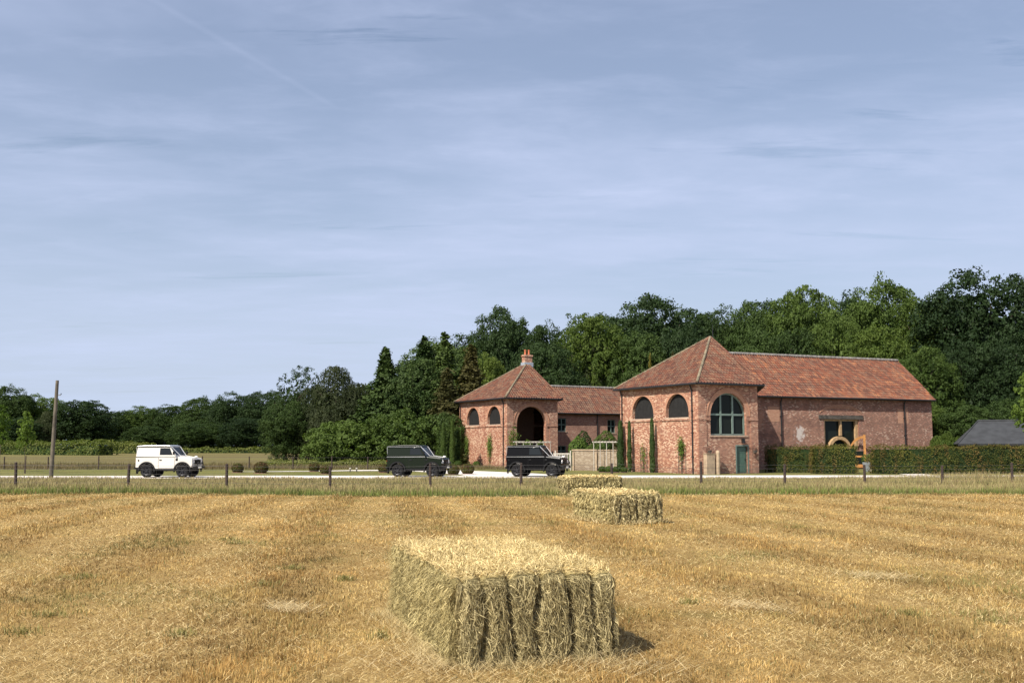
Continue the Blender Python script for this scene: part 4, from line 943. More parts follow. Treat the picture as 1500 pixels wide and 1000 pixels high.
def tree(kind, name, label, px, top, wpx, Y, m, dist_base=None, cat='tree', group=None, rz=None, ground=None):
    q = P(px, top, Y); z = zgf(q.x, Y) if ground is None else ground; Hh = q.z-z; Rr = wpx/2/1500*Y
    nomH, nomR = {'conifer': (10, 2.6), 'sap': (4.4, 1.05), 'mound': (4.4, 4)}.get(kind.rstrip('0123'), (10, 4))
    t = thing(name, label, cat, (q.x, Y, z), random.uniform(0, 6.28) if rz is None else rz, group)
    t.scale = (Rr/nomR, Rr/nomR, Hh/nomH)
    me, tm = MESH[kind]
    c = link(bpy.data.objects.new('crown', me)); c.parent = t; c.material_slots[0].link = 'OBJECT'; c.material_slots[0].material = M[m]
    k = link(bpy.data.objects.new('trunk', tm)); k.parent = t
    return t

# skyline of the wood on the rise, left to right
T = [
 ('broad0','beech_tree','ragged dark tree rising left of the chimney, topmost crown behind the far tower',735,447,112,128,'leaf_deep'),
 ('broad1','broadleaf_tree','low dark tree on the skyline straight above the chimney pots',800,470,92,136,'leaf_dark'),
 ('open0','broadleaf_tree','thin-topped dark tree on the skyline just left of the light green dome',838,450,100,140,'leaf_dark'),
 ('dome0','lime_tree','light green domed tree on the skyline between darker ones, above the link roof',868,449,120,126,'leaf_light'),
 ('broad2','oak_tree','broad dark oak on the skyline right of the light green dome',965,428,165,134,'leaf_deep'),
 ('broad3','broadleaf_tree','dark tree on the skyline directly behind the near tower roof point',1052,445,110,138,'leaf_dark'),
 ('broad0','broadleaf_tree','dark green tree on the skyline just right of the near tower finial',1100,440,110,136,'leaf_dark'),
 ('dome1','lime_tree','mid green domed tree on the skyline above the left half of the barn ridge',1175,409,125,128,'leaf_mid'),
 ('broad1','lime_tree','wide green two-humped tree on the skyline above the middle of the barn roof',1290,404,135,131,'leaf_mid'),
 ('broad2','maple_tree','yellow-green tree on the skyline above the right end of the barn ridge',1352,428,110,126,'leaf_light'),
 ('broad3','oak_tree','huge dark oak forming the highest crown at the upper right of the wood',1445,388,215,118,'leaf_deep'),
 ('broad1','broadleaf_tree','dark tree cut off by the right edge behind the huge oak',1540,400,150,124,'leaf_deep'),
 # second row
 ('broad2','broadleaf_tree','dark tree just behind the right slope of the far tower roof',800,500,120,119,'leaf_deep'),
 ('dome1','lime_tree','bright yellow-green tree peeping out left of the chimney',712,512,72,116,'leaf_light'),
 ('willow0','silver_birch','grey-green weeping birch behind the link roof',866,492,118,127,'leaf_willow'),
 ('dome1','broadleaf_tree','dark round tree behind the link roof, right of the weeping birch',940,478,100,121,'leaf_dark'),
 ('conifer0','golden_conifer','small golden conifer showing left of the near tower roof',952,515,34,110,'leaf_gold'),
 ('conifer2','golden_conifer','larger olive-gold conifer just above the left roof slope of the near tower',985,512,40,111,'leaf_brown'),
 ('broad3','broadleaf_tree','dark tree mostly hidden behind the near tower roof, left of its point',1005,470,110,119,'leaf_deep'),
 ('broad1','broadleaf_tree','dark bushy tree just above the left end of the barn ridge',1105,478,110,118,'leaf_dark'),
 ('dome0','broadleaf_tree','dull green round tree low behind the barn ridge, below the domed lime',1160,470,100,116,'leaf_dark'),
 ('broad0','broadleaf_tree','deep green tree behind the middle of the barn ridge',1222,452,100,117,'leaf_mid'),
 ('dome1','lime_tree','bright green leafy tree low behind the right half of the barn ridge',1285,468,115,114,'leaf_light'),
 ('broad2','sycamore_tree','green tree filling the corner right of the barn gable slope',1348,505,110,108,'leaf_mid'),
 ('broad0','broadleaf_tree','dark tree between the barn gable and the shed, under the huge oak',1410,500,120,110,'leaf_deep'),
 ('broad3','broadleaf_tree','dark tree behind the shed roof at the right',1475,485,130,108,'leaf_deep'),
 ('dome0','shrub','rounded green bush against the barn gable foot',1352,585,70,101,'leaf_mid'),
 ('broad1','shrub','dark green bush just behind the left end of the shed roof',1412,590,90,99,'leaf_dark'),
 ('broad2','shrub','dark green bush behind the right part of the shed roof',1480,580,110,100,'leaf_dark'),
 ('mound0','shrub','pale green clipped bush between the barn and the shed',1386,632,60,93,'leaf_light'),
 ('sap','sapling','yellow-green young tree cut off by the right edge in front of the shed',1503,545,46,78,'leaf_sap'),
 # trees left of the far tower
 ('conifer0','conifer','tall dark conifer immediately left of the far tower, second spire from the tower',652,484,160,112,'leaf_conifer'),
 ('conifer2','conifer','dark conifer spire left of the twin tall conifers, slightly lower',622,488,150,114,'leaf_conifer'),
 ('conifer1','conifer','brownish drooping conifer touching the far tower roof',690,500,140,109,'leaf_brown'),
 ('conifer1','conifer','short brownish conifer in front of the tall spires',655,535,130,107,'leaf_brown'),
 ('conifer2','conifer','free-standing pointed conifer between the willow and the tall spires',565,505,150,111,'leaf_conifer'),
 ('broad0','broadleaf_tree','dark tree filling the gap behind the pointed conifer',598,535,90,118,'leaf_deep'),
 ('broad3','broadleaf_tree','dark tree behind the left shoulder of the far tower',690,500,100,122,'leaf_dark'),
 ('open0','sycamore_tree','loose open-branched tree at the left end of the group, sky showing through its top',437,528,82,117,'leaf_dark'),
 ('open1','sycamore_tree','dark leafy low tree at the outer left edge of the group, skirts over the meadow',418,565,66,114,'leaf_dark'),
 ('willow1','willow_tree','grey-green weeping willow between the open tree and the pointed conifer',492,537,112,113,'leaf_willow'),
 ('mound0','rhododendron','large glossy rhododendron mound directly behind the dark green car',590,597,135,104,'leaf_mid'),
 ('mound1','rhododendron','left part of the spreading rhododendron bank, below the willow',505,612,135,105,'leaf_mid'),
 ('broad2','broadleaf_tree','dark shrubby tree at the meadow edge beneath the open tree',420,585,76,112,'leaf_dark'),
 ('mound1','rhododendron','dark bank of shrubs between the rhododendron mound and the far tower',648,600,80,105,'leaf_dark'),
 ('broad1','broadleaf_tree','dark tree filling the gap between the two tall conifer spires',640,496,140,119,'leaf_conifer'),
 ('dome0','broadleaf_tree','dark rounded tree filling the gap between willow and pointed conifer',532,556,100,118,'leaf_dark'),
 ('broad2','broadleaf_tree','dark tree showing low between the open tree and the willow',466,566,100,119,'leaf_deep'),
 ('broad2','broadleaf_tree','leafy rounded tree just left of the tall conifer spires, lower than them',605,522,120,112,'leaf_conifer'),
 # distant wood on the left
 ('broad1','broadleaf_tree','tall dark tree at the left edge of the photo behind the saplings',14,563,80,205,'leaf_dark'),
 ('broad3','broadleaf_tree','green tree behind the pole on the left, with a rounded top',62,576,80,212,'leaf_mid'),
 ('dome0','oak_tree','round dark oak just right of the leaning pole, in front of the distant wood',122,581,96,196,'leaf_deep'),
 ('broad2','broadleaf_tree','low tree in the distant wood right of the round dark oak',176,600,64,214,'leaf_dark'),
 ('broad0','broadleaf_tree','mid green tree in the distant wood above the rear of the white car',208,594,66,216,'leaf_mid'),
 ('dome1','broadleaf_tree','tree in the distant wood straight above the bonnet of the white car',252,590,76,214,'leaf_dark'),
 ('broad1','broadleaf_tree','distant tree halfway between the white car and the open-branched tree',300,580,84,208,'leaf_dark'),
 ('broad3','broadleaf_tree','tall distant tree in the rise of the wood left of the open-branched tree',347,573,88,202,'leaf_deep'),
 ('broad2','broadleaf_tree','last distant tree before the open-branched tree, partly hidden by it',390,570,80,198,'leaf_deep'),
 ('broad0','broadleaf_tree','dark bush at the foot of the distant wood behind the left sapling',30,610,80,190,'leaf_deep'),
 ('willow0','broadleaf_tree','greyish tree at the foot of the distant wood behind the leaning pole',70,602,44,192,'leaf_willow'),
 ('dome1','broadleaf_tree','dark bush at the foot of the distant wood behind the white car cabin',215,622,70,190,'leaf_dark'),
 ('broad3','broadleaf_tree','dark bush at the foot of the distant wood right of the white car',290,615,90,188,'leaf_dark'),
 ('dome0','broadleaf_tree','dark bush at the foot of the distant wood nearest the open-branched tree',360,608,80,186,'leaf_deep'),
 ('sap','sapling','young staked tree with a bright green crown left of the leaning pole',40,602,27,76,'leaf_sap'),
 ('sap','sapling','young bright green tree cut off by the left edge of the photo',3,592,32,80,'leaf_sap'),
]
for a in T: tree(a[0], a[1], a[2], a[3], a[4], a[5], a[6], a[7])
# trees of the wood behind those, seen only in gaps; nothing tells them apart
for i, (px, top, Y) in enumerate([(690, 490, 150), (760, 475, 152), (905, 455, 150), (1010, 455, 152), (1130, 440, 152), (1240, 430, 150), (1390, 430, 148), (140, 600, 232), (225, 602, 234), (330, 592, 232), (20, 585, 228)]):
    tree('broad%d' % (i % 4), 'broadleaf_tree', 'dark green tree of the wood glimpsed in a gap between nearer crowns', px, top, 150 if i < 7 else 110, Y, 'leaf_deep', group='trees deep in the wood')
# flower heads on the rhododendron mound
def leafy(name, label, cat, loc, parts_, rz=0, group=None, mulch=None):
    t = thing(name, label, cat, loc, rz, group)
    for nm, C, Nn, leaf, m, jit in parts_:
        V, F = leaf_quads(C, Nn, leaf, jit); np_mesh(nm, V, F, M[m], t)
    return t
def ball_pts(n, r, sz=1., flat=-.75):
    d = rand_dirs(n); d = d[d[:, 2] > flat]; return d*np.array([r, r, r*sz])*rng.uniform(.86, 1.03, (len(d), 1)), d
C, Nn = ball_pts(26, 1.0); 
# banks and hedges
def hedge(name, label, a, b, depth, h, m, leaf=.046, dens=260, wild=1, base=.0, z=None, cat='hedge'):
    d = Vector((b[0]-a[0], b[1]-a[1])); L_ = d.length; t = thing(name, label, cat, (a[0], a[1], (zgf(*a) if z is None else z)), math.atan2(d.y, d.x))
    Cs, Ns = [], []
    def face(n, f, nn): 
        p = f(rng.uniform(0, 1, n), rng.uniform(0, 1, n)); Cs.append(p); Ns.append(np.tile(nn, (n, 1)).astype(float))
    o_ = lambda x: np.zeros_like(x)
    def bumpy(p, ax, s): 
        k = (vnoise(p[:, 0]*1.4/wild, p[:, 2]*1.2+p[:, 1]*1.2, 77)-.5)*.34*wild+(vnoise(p[:, 0]*4, p[:, 2]*4+p[:, 1]*3, 78)-.5)*.2+rng.normal(0, .045, len(p)); p[:, ax] += s*k; return p
    face(int(L_*h*dens), lambda u, v: bumpy(np.stack([u*L_, o_(u), v*h+base], 1), 1, -1), (0, -1, .1))
    face(int(L_*depth*dens*.8), lambda u, v: bumpy(np.stack([u*L_, v*depth, o_(u)+h], 1), 2, 1), (0, 0, 1))
    face(int(L_*h*dens*.25), lambda u, v: bumpy(np.stack([u*L_, o_(u)+depth, v*h+base], 1), 1, 1), (0, 1, .1))
    for x, s in ((0, -1), (L_, 1)): face(int(depth*h*dens), lambda u, v: bumpy(np.stack([o_(u)+x, u*depth, v*h+base], 1), 0, s), (s, 0, .1))
    V, F = leaf_quads(np.concatenate(Cs), np.concatenate(Ns), leaf, .55)
    np_mesh('foliage', V, F, M[m], t)
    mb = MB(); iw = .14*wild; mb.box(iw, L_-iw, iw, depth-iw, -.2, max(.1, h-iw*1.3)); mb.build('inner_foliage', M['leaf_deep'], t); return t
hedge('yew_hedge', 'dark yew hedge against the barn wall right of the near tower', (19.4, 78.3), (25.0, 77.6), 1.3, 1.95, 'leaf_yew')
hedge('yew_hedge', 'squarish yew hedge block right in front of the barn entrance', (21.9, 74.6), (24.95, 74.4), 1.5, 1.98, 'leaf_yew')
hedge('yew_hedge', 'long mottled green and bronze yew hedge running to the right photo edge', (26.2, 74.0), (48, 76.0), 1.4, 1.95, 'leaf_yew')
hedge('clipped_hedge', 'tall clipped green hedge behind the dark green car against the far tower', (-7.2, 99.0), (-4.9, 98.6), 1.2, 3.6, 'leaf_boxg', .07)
hedge('hedge_bank', 'rough grassy hedge bank along the foot of the distant wood at the left', (-92, 168), (-63, 157), 4, 1.9, 'leaf_bank', .15, 34, 3.2, cat='bank')
hedge('hedge_bank', 'short rough green bank just behind the back of the white car', (-69, 176), (-62.5, 175), 4, 1.6, 'leaf_bank', .15, 34, 3.2, cat='bank')
hedge('undergrowth', 'low green undergrowth along the wood edge between white car and open-branched tree', (-64, 181), (-41, 178), 3, .8, 'leaf_bank', .13, 34, 2, cat='undergrowth')
hedge('nettle_patch', 'bright green weeds growing below the shrubs left of the dark green car', (-24.0, 99), (-9, 97.8), 3.5, .45, 'leaf_bank', .09, 70, 1.6, cat='weeds')
# clipped box balls
def box_ball(label, px, py, r, m='leaf_box', group='clipped box balls along the drive', Y=None):
    k = 1500*math.cos(TILT)-(500-py)*math.sin(TILT); sl_ = -(1500*math.sin(TILT)+(500-py)*math.cos(TILT))/k; Y = Y or 2.05/sl_
    q = P(px, py, Y); rr = r/1500*Y; C, Nn = ball_pts(int(2600*rr*rr*4)+500, rr, .88); C[:, 2] += rr*.72
    t = leafy('box_ball', label, 'topiary ball', (q.x, Y, -.2), [('foliage', C, Nn, .04, m, .55)], group=group)
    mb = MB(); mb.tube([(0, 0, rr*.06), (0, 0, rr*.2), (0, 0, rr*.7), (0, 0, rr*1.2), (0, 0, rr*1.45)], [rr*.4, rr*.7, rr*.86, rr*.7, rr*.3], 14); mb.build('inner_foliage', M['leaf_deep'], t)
    mb = MB(); mb.tube([(0, 0, -.15), (0, 0, .03), (0, 0, .05)], [rr*1.1, rr*1.05, rr*.6], 14); mb.build('soil_ring', M['mulch'], t)
for px, py, r, lab in ((348, 692, 8.5, 'bronze-green box ball, first to the right of the white car'), (382, 693, 10.5, 'broad box ball, second to the right of the white car'),
    (460, 690.5, 8, 'box ball just left of the fence post at mid-left, farther of a pair'), (477, 694, 8.5, 'box ball touching the fence post at mid-left, nearer of a pair'),
    (562, 692, 8, 'small box ball hugging the tail of the dark green car'), (664, 695, 9, 'box ball right in front of the dark green car bumper'), (685, 694, 9.5, 'box ball between the dark green car and the black car, right of its pair')):
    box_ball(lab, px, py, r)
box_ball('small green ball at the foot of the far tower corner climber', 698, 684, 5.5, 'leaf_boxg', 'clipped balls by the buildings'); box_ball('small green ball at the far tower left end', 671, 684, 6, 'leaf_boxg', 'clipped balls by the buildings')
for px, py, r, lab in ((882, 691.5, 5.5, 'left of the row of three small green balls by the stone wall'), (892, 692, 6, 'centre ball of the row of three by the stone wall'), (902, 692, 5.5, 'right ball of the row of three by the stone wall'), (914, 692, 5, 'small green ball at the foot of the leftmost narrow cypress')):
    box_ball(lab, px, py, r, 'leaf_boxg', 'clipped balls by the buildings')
# narrow cypresses and climbers against the towers
def tower_pt(root, c, n_, out_=.35): return (c.x-s28*n_-c28*out_, c.y+c28*n_-s28*out_)
def column(label, x, y, h, r, m='leaf_conifer', name='cypress'):
    n = int(900*h*r/.25); z = rng.uniform(0, 1, n); a = rng.uniform(0, 6.283, n); rr = r*(1-z)**.28*(.75+.45*vnoise(z*9, a*.8, 5))*np.where(z < .06, z/.06*.5+.5, 1)
    C = np.stack([np.cos(a)*rr, np.sin(a)*rr, z*h], 1); Nn = np.stack([np.cos(a), np.sin(a), .3+0*a], 1)
    t = leafy(name, label, 'cypress' if name == 'cypress' else 'climber', (x, y, -.2), [('foliage', C, Nn, .055, m, .5)])
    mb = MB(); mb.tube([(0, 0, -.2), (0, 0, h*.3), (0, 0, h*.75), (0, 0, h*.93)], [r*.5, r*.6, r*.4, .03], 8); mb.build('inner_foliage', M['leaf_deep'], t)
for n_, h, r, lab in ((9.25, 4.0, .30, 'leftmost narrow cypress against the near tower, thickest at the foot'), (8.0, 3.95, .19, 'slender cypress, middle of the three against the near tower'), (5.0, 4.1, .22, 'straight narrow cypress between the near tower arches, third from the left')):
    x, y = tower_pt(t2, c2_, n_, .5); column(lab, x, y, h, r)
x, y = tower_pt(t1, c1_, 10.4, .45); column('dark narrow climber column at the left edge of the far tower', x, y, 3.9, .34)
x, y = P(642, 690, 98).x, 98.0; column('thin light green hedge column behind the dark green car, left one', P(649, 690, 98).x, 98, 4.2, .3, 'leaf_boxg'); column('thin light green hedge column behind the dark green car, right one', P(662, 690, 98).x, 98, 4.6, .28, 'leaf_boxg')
def climber(label, x, y, z0, h, r, m='leaf_vine', rz=R(28)+math.pi/2, trellis=True, n=700, name='climbing_plant'):
    C = rng.normal(0, 1, (n, 3))*np.array([r*.5, .07, h*.22])+np.array([0, 0, z0+h*.62]); Nn = np.tile(np.array([0., -1, .3]), (n, 1))
    k = n//3; C[:k] = rng.normal(0, 1, (k, 3))*np.array([r*.28, .06, h*.3])+np.array([0, 0, z0+h*.4]); C[:, 2] = np.maximum(C[:, 2], .05)
    t = leafy(name, label, 'climber', (x, y, -.2), [('foliage', C, Nn, .06, m, .6)], rz)
    mb = MB(); mb.tube([(0, 0, -.1), (.05, 0, h*.4), (-.04, 0, z0+h*.7)], [.03, .022, .01], 6); mb.build('stem', M['bark'], t)
    if trellis:
        mb = MB()
        for q in (-.42, 0, .42): mb.box(q-.015, q+.015, .08, .10, 0, 1.9)
        for z in (.4, .9, 1.4, 1.85): mb.box(-.45, .45, .075, .079, z, z+.03)
        mb.build('trellis', M['oak_old'], t)
for n_, lab, zz_, hh in ((1.9, 'leafy climber on a small trellis on the near tower, right of the straight cypress', 1.0, 1.5), (6.7, 'sparse climber on a trellis between two cypresses on the near tower', .3, 1.8)):
    x, y = tower_pt(t2, c2_, n_, .18); climber(lab, x, y, zz_, hh, .36, n=520 if n_ < 3 else 160, rz=R(28)-math.pi/2)
for n_, lab in ((8.6, 'straggly climber at the left bay of the far tower wall'), (3.4, 'bushy bright climber on the far tower wall, near its downpipe')):
    x, y = tower_pt(t1, c1_, n_, .18); climber(lab, x, y, .6, 2.3, .5, n=700, trellis=False, rz=R(28)-math.pi/2)
q = P(752, 660, 95); climber('leafy rose on the far tower corner above the rear of the black car', q.x, 96.0, 1.2, 2.4, .6, n=700, trellis=False, rz=R(28))
for u_, lab in ((.75, 'dry reddish hanging plant left of the green arched window sill'), (4.95, 'dry reddish hanging plant right of the green door')):
    x, y = c2_.x+c28*u_+s28*.25, c2_.y+s28*u_-c28*.25
    C = rng.normal(0, 1, (260, 3))*np.array([.16, .12, .2])+np.array([0, 0, 1.75]); t = leafy('wall_basket', lab, 'hanging plant', (x, y, -.2), [('foliage', C, rand_dirs(260), .035, 'mulch', .5)])
    mb = MB(); mb.tube([(0, 0, 1.45), (0, 0, 1.5), (0, 0, 1.7)], [.05, .14, .17], 10); mb.build('basket', M['oak_old'], t)
# shrubs behind the stone wall and the pergola over the planting
def bush(label, px, ytop, wpx, Y, m, zb=-.2, name='shrub'):
    q = P(px, ytop, Y); rr = wpx/2/1500*Y; h = q.z-zb; n = int(900*rr*h); d = rand_dirs(n); C = d*np.array([rr, rr*.8, h/2])*(.72+.36*vnoise(d[:, 0]*3+4, d[:, 2]*3+d[:, 1]*2, 3))[:, None]+np.array([0, 0, h/2])
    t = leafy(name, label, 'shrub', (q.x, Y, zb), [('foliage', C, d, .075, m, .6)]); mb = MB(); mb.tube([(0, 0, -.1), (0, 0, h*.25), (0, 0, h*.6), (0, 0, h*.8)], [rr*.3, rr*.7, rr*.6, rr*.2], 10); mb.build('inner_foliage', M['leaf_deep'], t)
bush('large clipped green dome behind the stone wall, below the right link window', 886, 632, 44, 93, 'leaf_boxg'); bush('dark shrub behind the stone wall left of the clipped dome', 853, 632, 34, 96, 'leaf_dark')
bush('loose bright green shrub spilling over the stone wall top, left end', 846, 640, 34, 86.2, 'leaf_vine'); bush('loose green climber along the middle of the stone wall top', 872, 648, 44, 85.8, 'leaf_boxg')
def pergola(label, x, y, rz, n, w_, z0, z1):
    t = thing('pergola', label, 'pergola', (x, y, -.2), rz)
    for i in range(n+1): mb = MB(); mb.box(i*w_/n-.022, i*w_/n+.022, 0, .045, 0, z1); mb.build('post', M['white_wood'], t)
    mb = MB(); mb.box(-.1, w_+.1, -.03, -.003, z1-.08, z1); mb.box(-.1, w_+.1, 1.3, 1.36, z1-.05, z1+.02); mb.build('rail', M['white_wood'], t)
    mb = MB()
    for i in range(2*n+1): mb.box(i*w_/n/2-.02, i*w_/n/2+.02, -.15, 1.5, z1+.021, z1+.06)
    mb.build('batten', M['white_wood'], t)
pergola('white slatted pergola frame above the stone wall by the near tower', 6.6, 83.2, math.atan2(-2, 4.25), 4, 2.2, 0, 2.35)
pergola('pale pergola with green climbers over the roof of the black car, before the open arch', P(757, 650, 90).x, 90, R(10), 5, 3.0, 0, 2.35)
bush('row of leafy climber over the pale pergola, left half', 772, 645, 26, 90.6, 'leaf_vine'); bush('row of leafy climber over the pale pergola, right half', 791, 646, 22, 91, 'leaf_vine')
# planter by the barn entrance
pl = thing('zinc_planter', 'grey metal planter with a clipped green plant beside the open oak door', 'planter', (P(1273, 690, 80).x, 80.5, -.2), R(20))
mb = MB(); mb.tube([(0, 0, 0), (0, 0, .75)], [.28, .40], 4); mb.build('pot', M['zinc'], pl)
C, Nn = ball_pts(500, .4); V, F = leaf_quads(C+np.array([0, 0, 1.0]), Nn, .05, .5); np_mesh('plant', V, F, M['leaf_boxg'], pl)
for px, lab in ((513, 'left of two tiny garden lights on the lawn by the drive'), (522.5, 'right of two tiny garden lights on the lawn by the drive')):
    q = P(px, 689, 80); gl = thing('garden_light', lab, 'garden light', (q.x, 80, -.2), 0, 'garden lights'); mb = MB(); mb.tube([(0, 0, 0), (0, 0, .2)], .04, 8); mb.build('stem', M['black_iron'], gl)
    mb = MB(); mb.tube([(0, 0, .2), (0, 0, .24), (0, 0, .3), (0, 0, .32)], [.05, .10, .08, .02], 10); mb.build('lamp_head', M['white_wood'], gl)

# ------------------------------------------------------------ fences and pole
def fence(name, label, posts, h, r, wires, z_off=0):
    t = thing(name, label, 'fence', (posts[0][0], posts[0][1], 0)); o = Vector((posts[0][0], posts[0][1], 0))
    proto = None
    for i, (x, y) in enumerate(posts):
        mb = MB(); z = zgf(x, y); hh = h*random.uniform(.94, 1.06); k = random.uniform(-.03, .03)
        mb.tube([(0, 0, -.3), (k*.5, 0, hh*.5), (k, 0, hh-.02), (k, 0, hh)], [r*1.05, r, r*.95, r*.6], 10); p = mb.build('post', M['post'], t); p.location = (x-o.x, y-o.y, z)
    for f in wires:
        mb = MB(); pts = []
        for i in range(len(posts)-1):
            for k in range(4):
                q = k/4; x = posts[i][0]*(1-q)+posts[i+1][0]*q; y = posts[i][1]*(1-q)+posts[i+1][1]*q; pts.append((x-o.x, y-o.y-r, zgf(x, y)+h*f-.03*math.sin(math.pi*q)))
        mb.tube(pts, .0045, 4); mb.build('wire', M['wire'], t)
    mb = MB()                                        # stock netting uprights
    for i in range(len(posts)-1):
        n = int(math.dist(posts[i], posts[i+1])/.3)
        for k in range(n):
            q = k/n; x = posts[i][0]*(1-q)+posts[i+1][0]*q; y = posts[i][1]*(1-q)+posts[i+1][1]*q; z = zgf(x, y)
            mb.box(x-o.x-.0015, x-o.x+.0015, y-o.y-r-.002, y-o.y-r+.001, z, z+h*.80)
    mb.build('netting', M['wire'], t)
fp = []
for px in (-270, -130, 26, 190, 334, 485, 631, 763, 896, 1026, 1148, 1265, 1378, 1480, 1580, 1680):
    r_ = (px-750)/1507; x = r_*49.2/(1-.13*r_); fp.append((x, fence_y(x)))
fence('wire_fence', 'wire stock fence with dark round posts running across between the hayfield and the track', fp, 1.12, .065, (.25, .42, .6, .78, .94))
bp = []
for px in (-50, 8, 72, 146, 222, 297, 366, 430, 487, 539, 590, 625):
    Y = 88.5; bp.append(((px-750)/1507*Y, Y))
fence('wire_fence', 'far wire fence with thin dark posts along the meadow behind the track', bp, 1.1, .055, (.3, .6, .93))
stake = thing('tree_stake', 'thin wooden stake beside the left staked sapling', 'stake', (P(37, 690, 75.6).x, 75.6, -.2)); mb = MB(); mb.tube([(0, 0, -.2), (0, 0, 1.3)], .035, 6); mb.build('stake_post', M['post'], stake)
q = P(74.5, 698, 66); q = P(74.5, 698, 63.6); pt = thing('telegraph_pole', 'tall bare wooden pole leaning slightly right at the left of the track', 'pole', (q.x, 63.6, -.2))
tp = P(84, 557, 63.6); mb = MB(); b_ = Vector((0, 0, -.3)); tt = Vector((tp.x-q.x, 0, tp.z+.2)); mb.tube([b_, b_*.5+tt*.5, tt], [.13, .115, .095], 12); mb.build('pole_shaft', M['pole'], pt)
mb = MB(); k = tt*.85; mb.tube([k, k+Vector((.28, 0, 0)), k+Vector((.30, 0, .1))], [.03, .03, .05], 8); mb.build('insulator', M['black_iron'], pt)

# ------------------------------------------------------------ cars
def paint(name, col, rough=.22, spec=.5):
    m, t, b, o = mat(name); b.inputs['Base Color'].default_value = col+(1,); b.inputs['Roughness'].default_value = rough
    b.inputs['Specular IOR Level'].default_value = .14; b.inputs['Coat Roughness'].default_value = .05; return m
M['paint_white'] = paint('paint_white', (.60,.57,.52), .35); M['paint_black'] = paint('paint_black', (.004,.004,.0045)); M['paint_green'] = paint('paint_green', (.010,.014,.009))
M['tyre'] = plain('tyre', (.010,.010,.011), .8, spec=.15); M['rim'] = plain('rim', (.05,.05,.055), .35, metal=.8); M['plastic'] = plain('plastic', (.010,.010,.011), .5, spec=.2)
M['lamp'] = plain('lamp', (.65,.66,.66), .15, spec=.8); M['amber'] = plain('amber', (.6,.16,.02), .3); M['red'] = plain('red', (.4,.02,.015), .3)
M['ribbon'] = plain('ribbon', (.80,.78,.74), .55, var=.03); M['plate'] = plain('plate', (.7,.68,.6), .5); M['trim'] = plain('trim', (.50,.50,.50), .25, metal=.6)
M['seat'] = plain('seat', (.05,.045,.04), .8)
m, t, b, o = mat('car_glass'); b.inputs['Base Color'].default_value = (.015,.018,.02,1); b.inputs['Roughness'].default_value = .04; b.inputs['Specular IOR Level'].default_value = .18; M['car_glass'] = m
def arc(cx, cz, r, a0, a1, n=10): return [(cx+r*math.cos(a0+(a1-a0)*k/n), cz+r*math.sin(a0+(a1-a0)*k/n)) for k in range(n+1)]
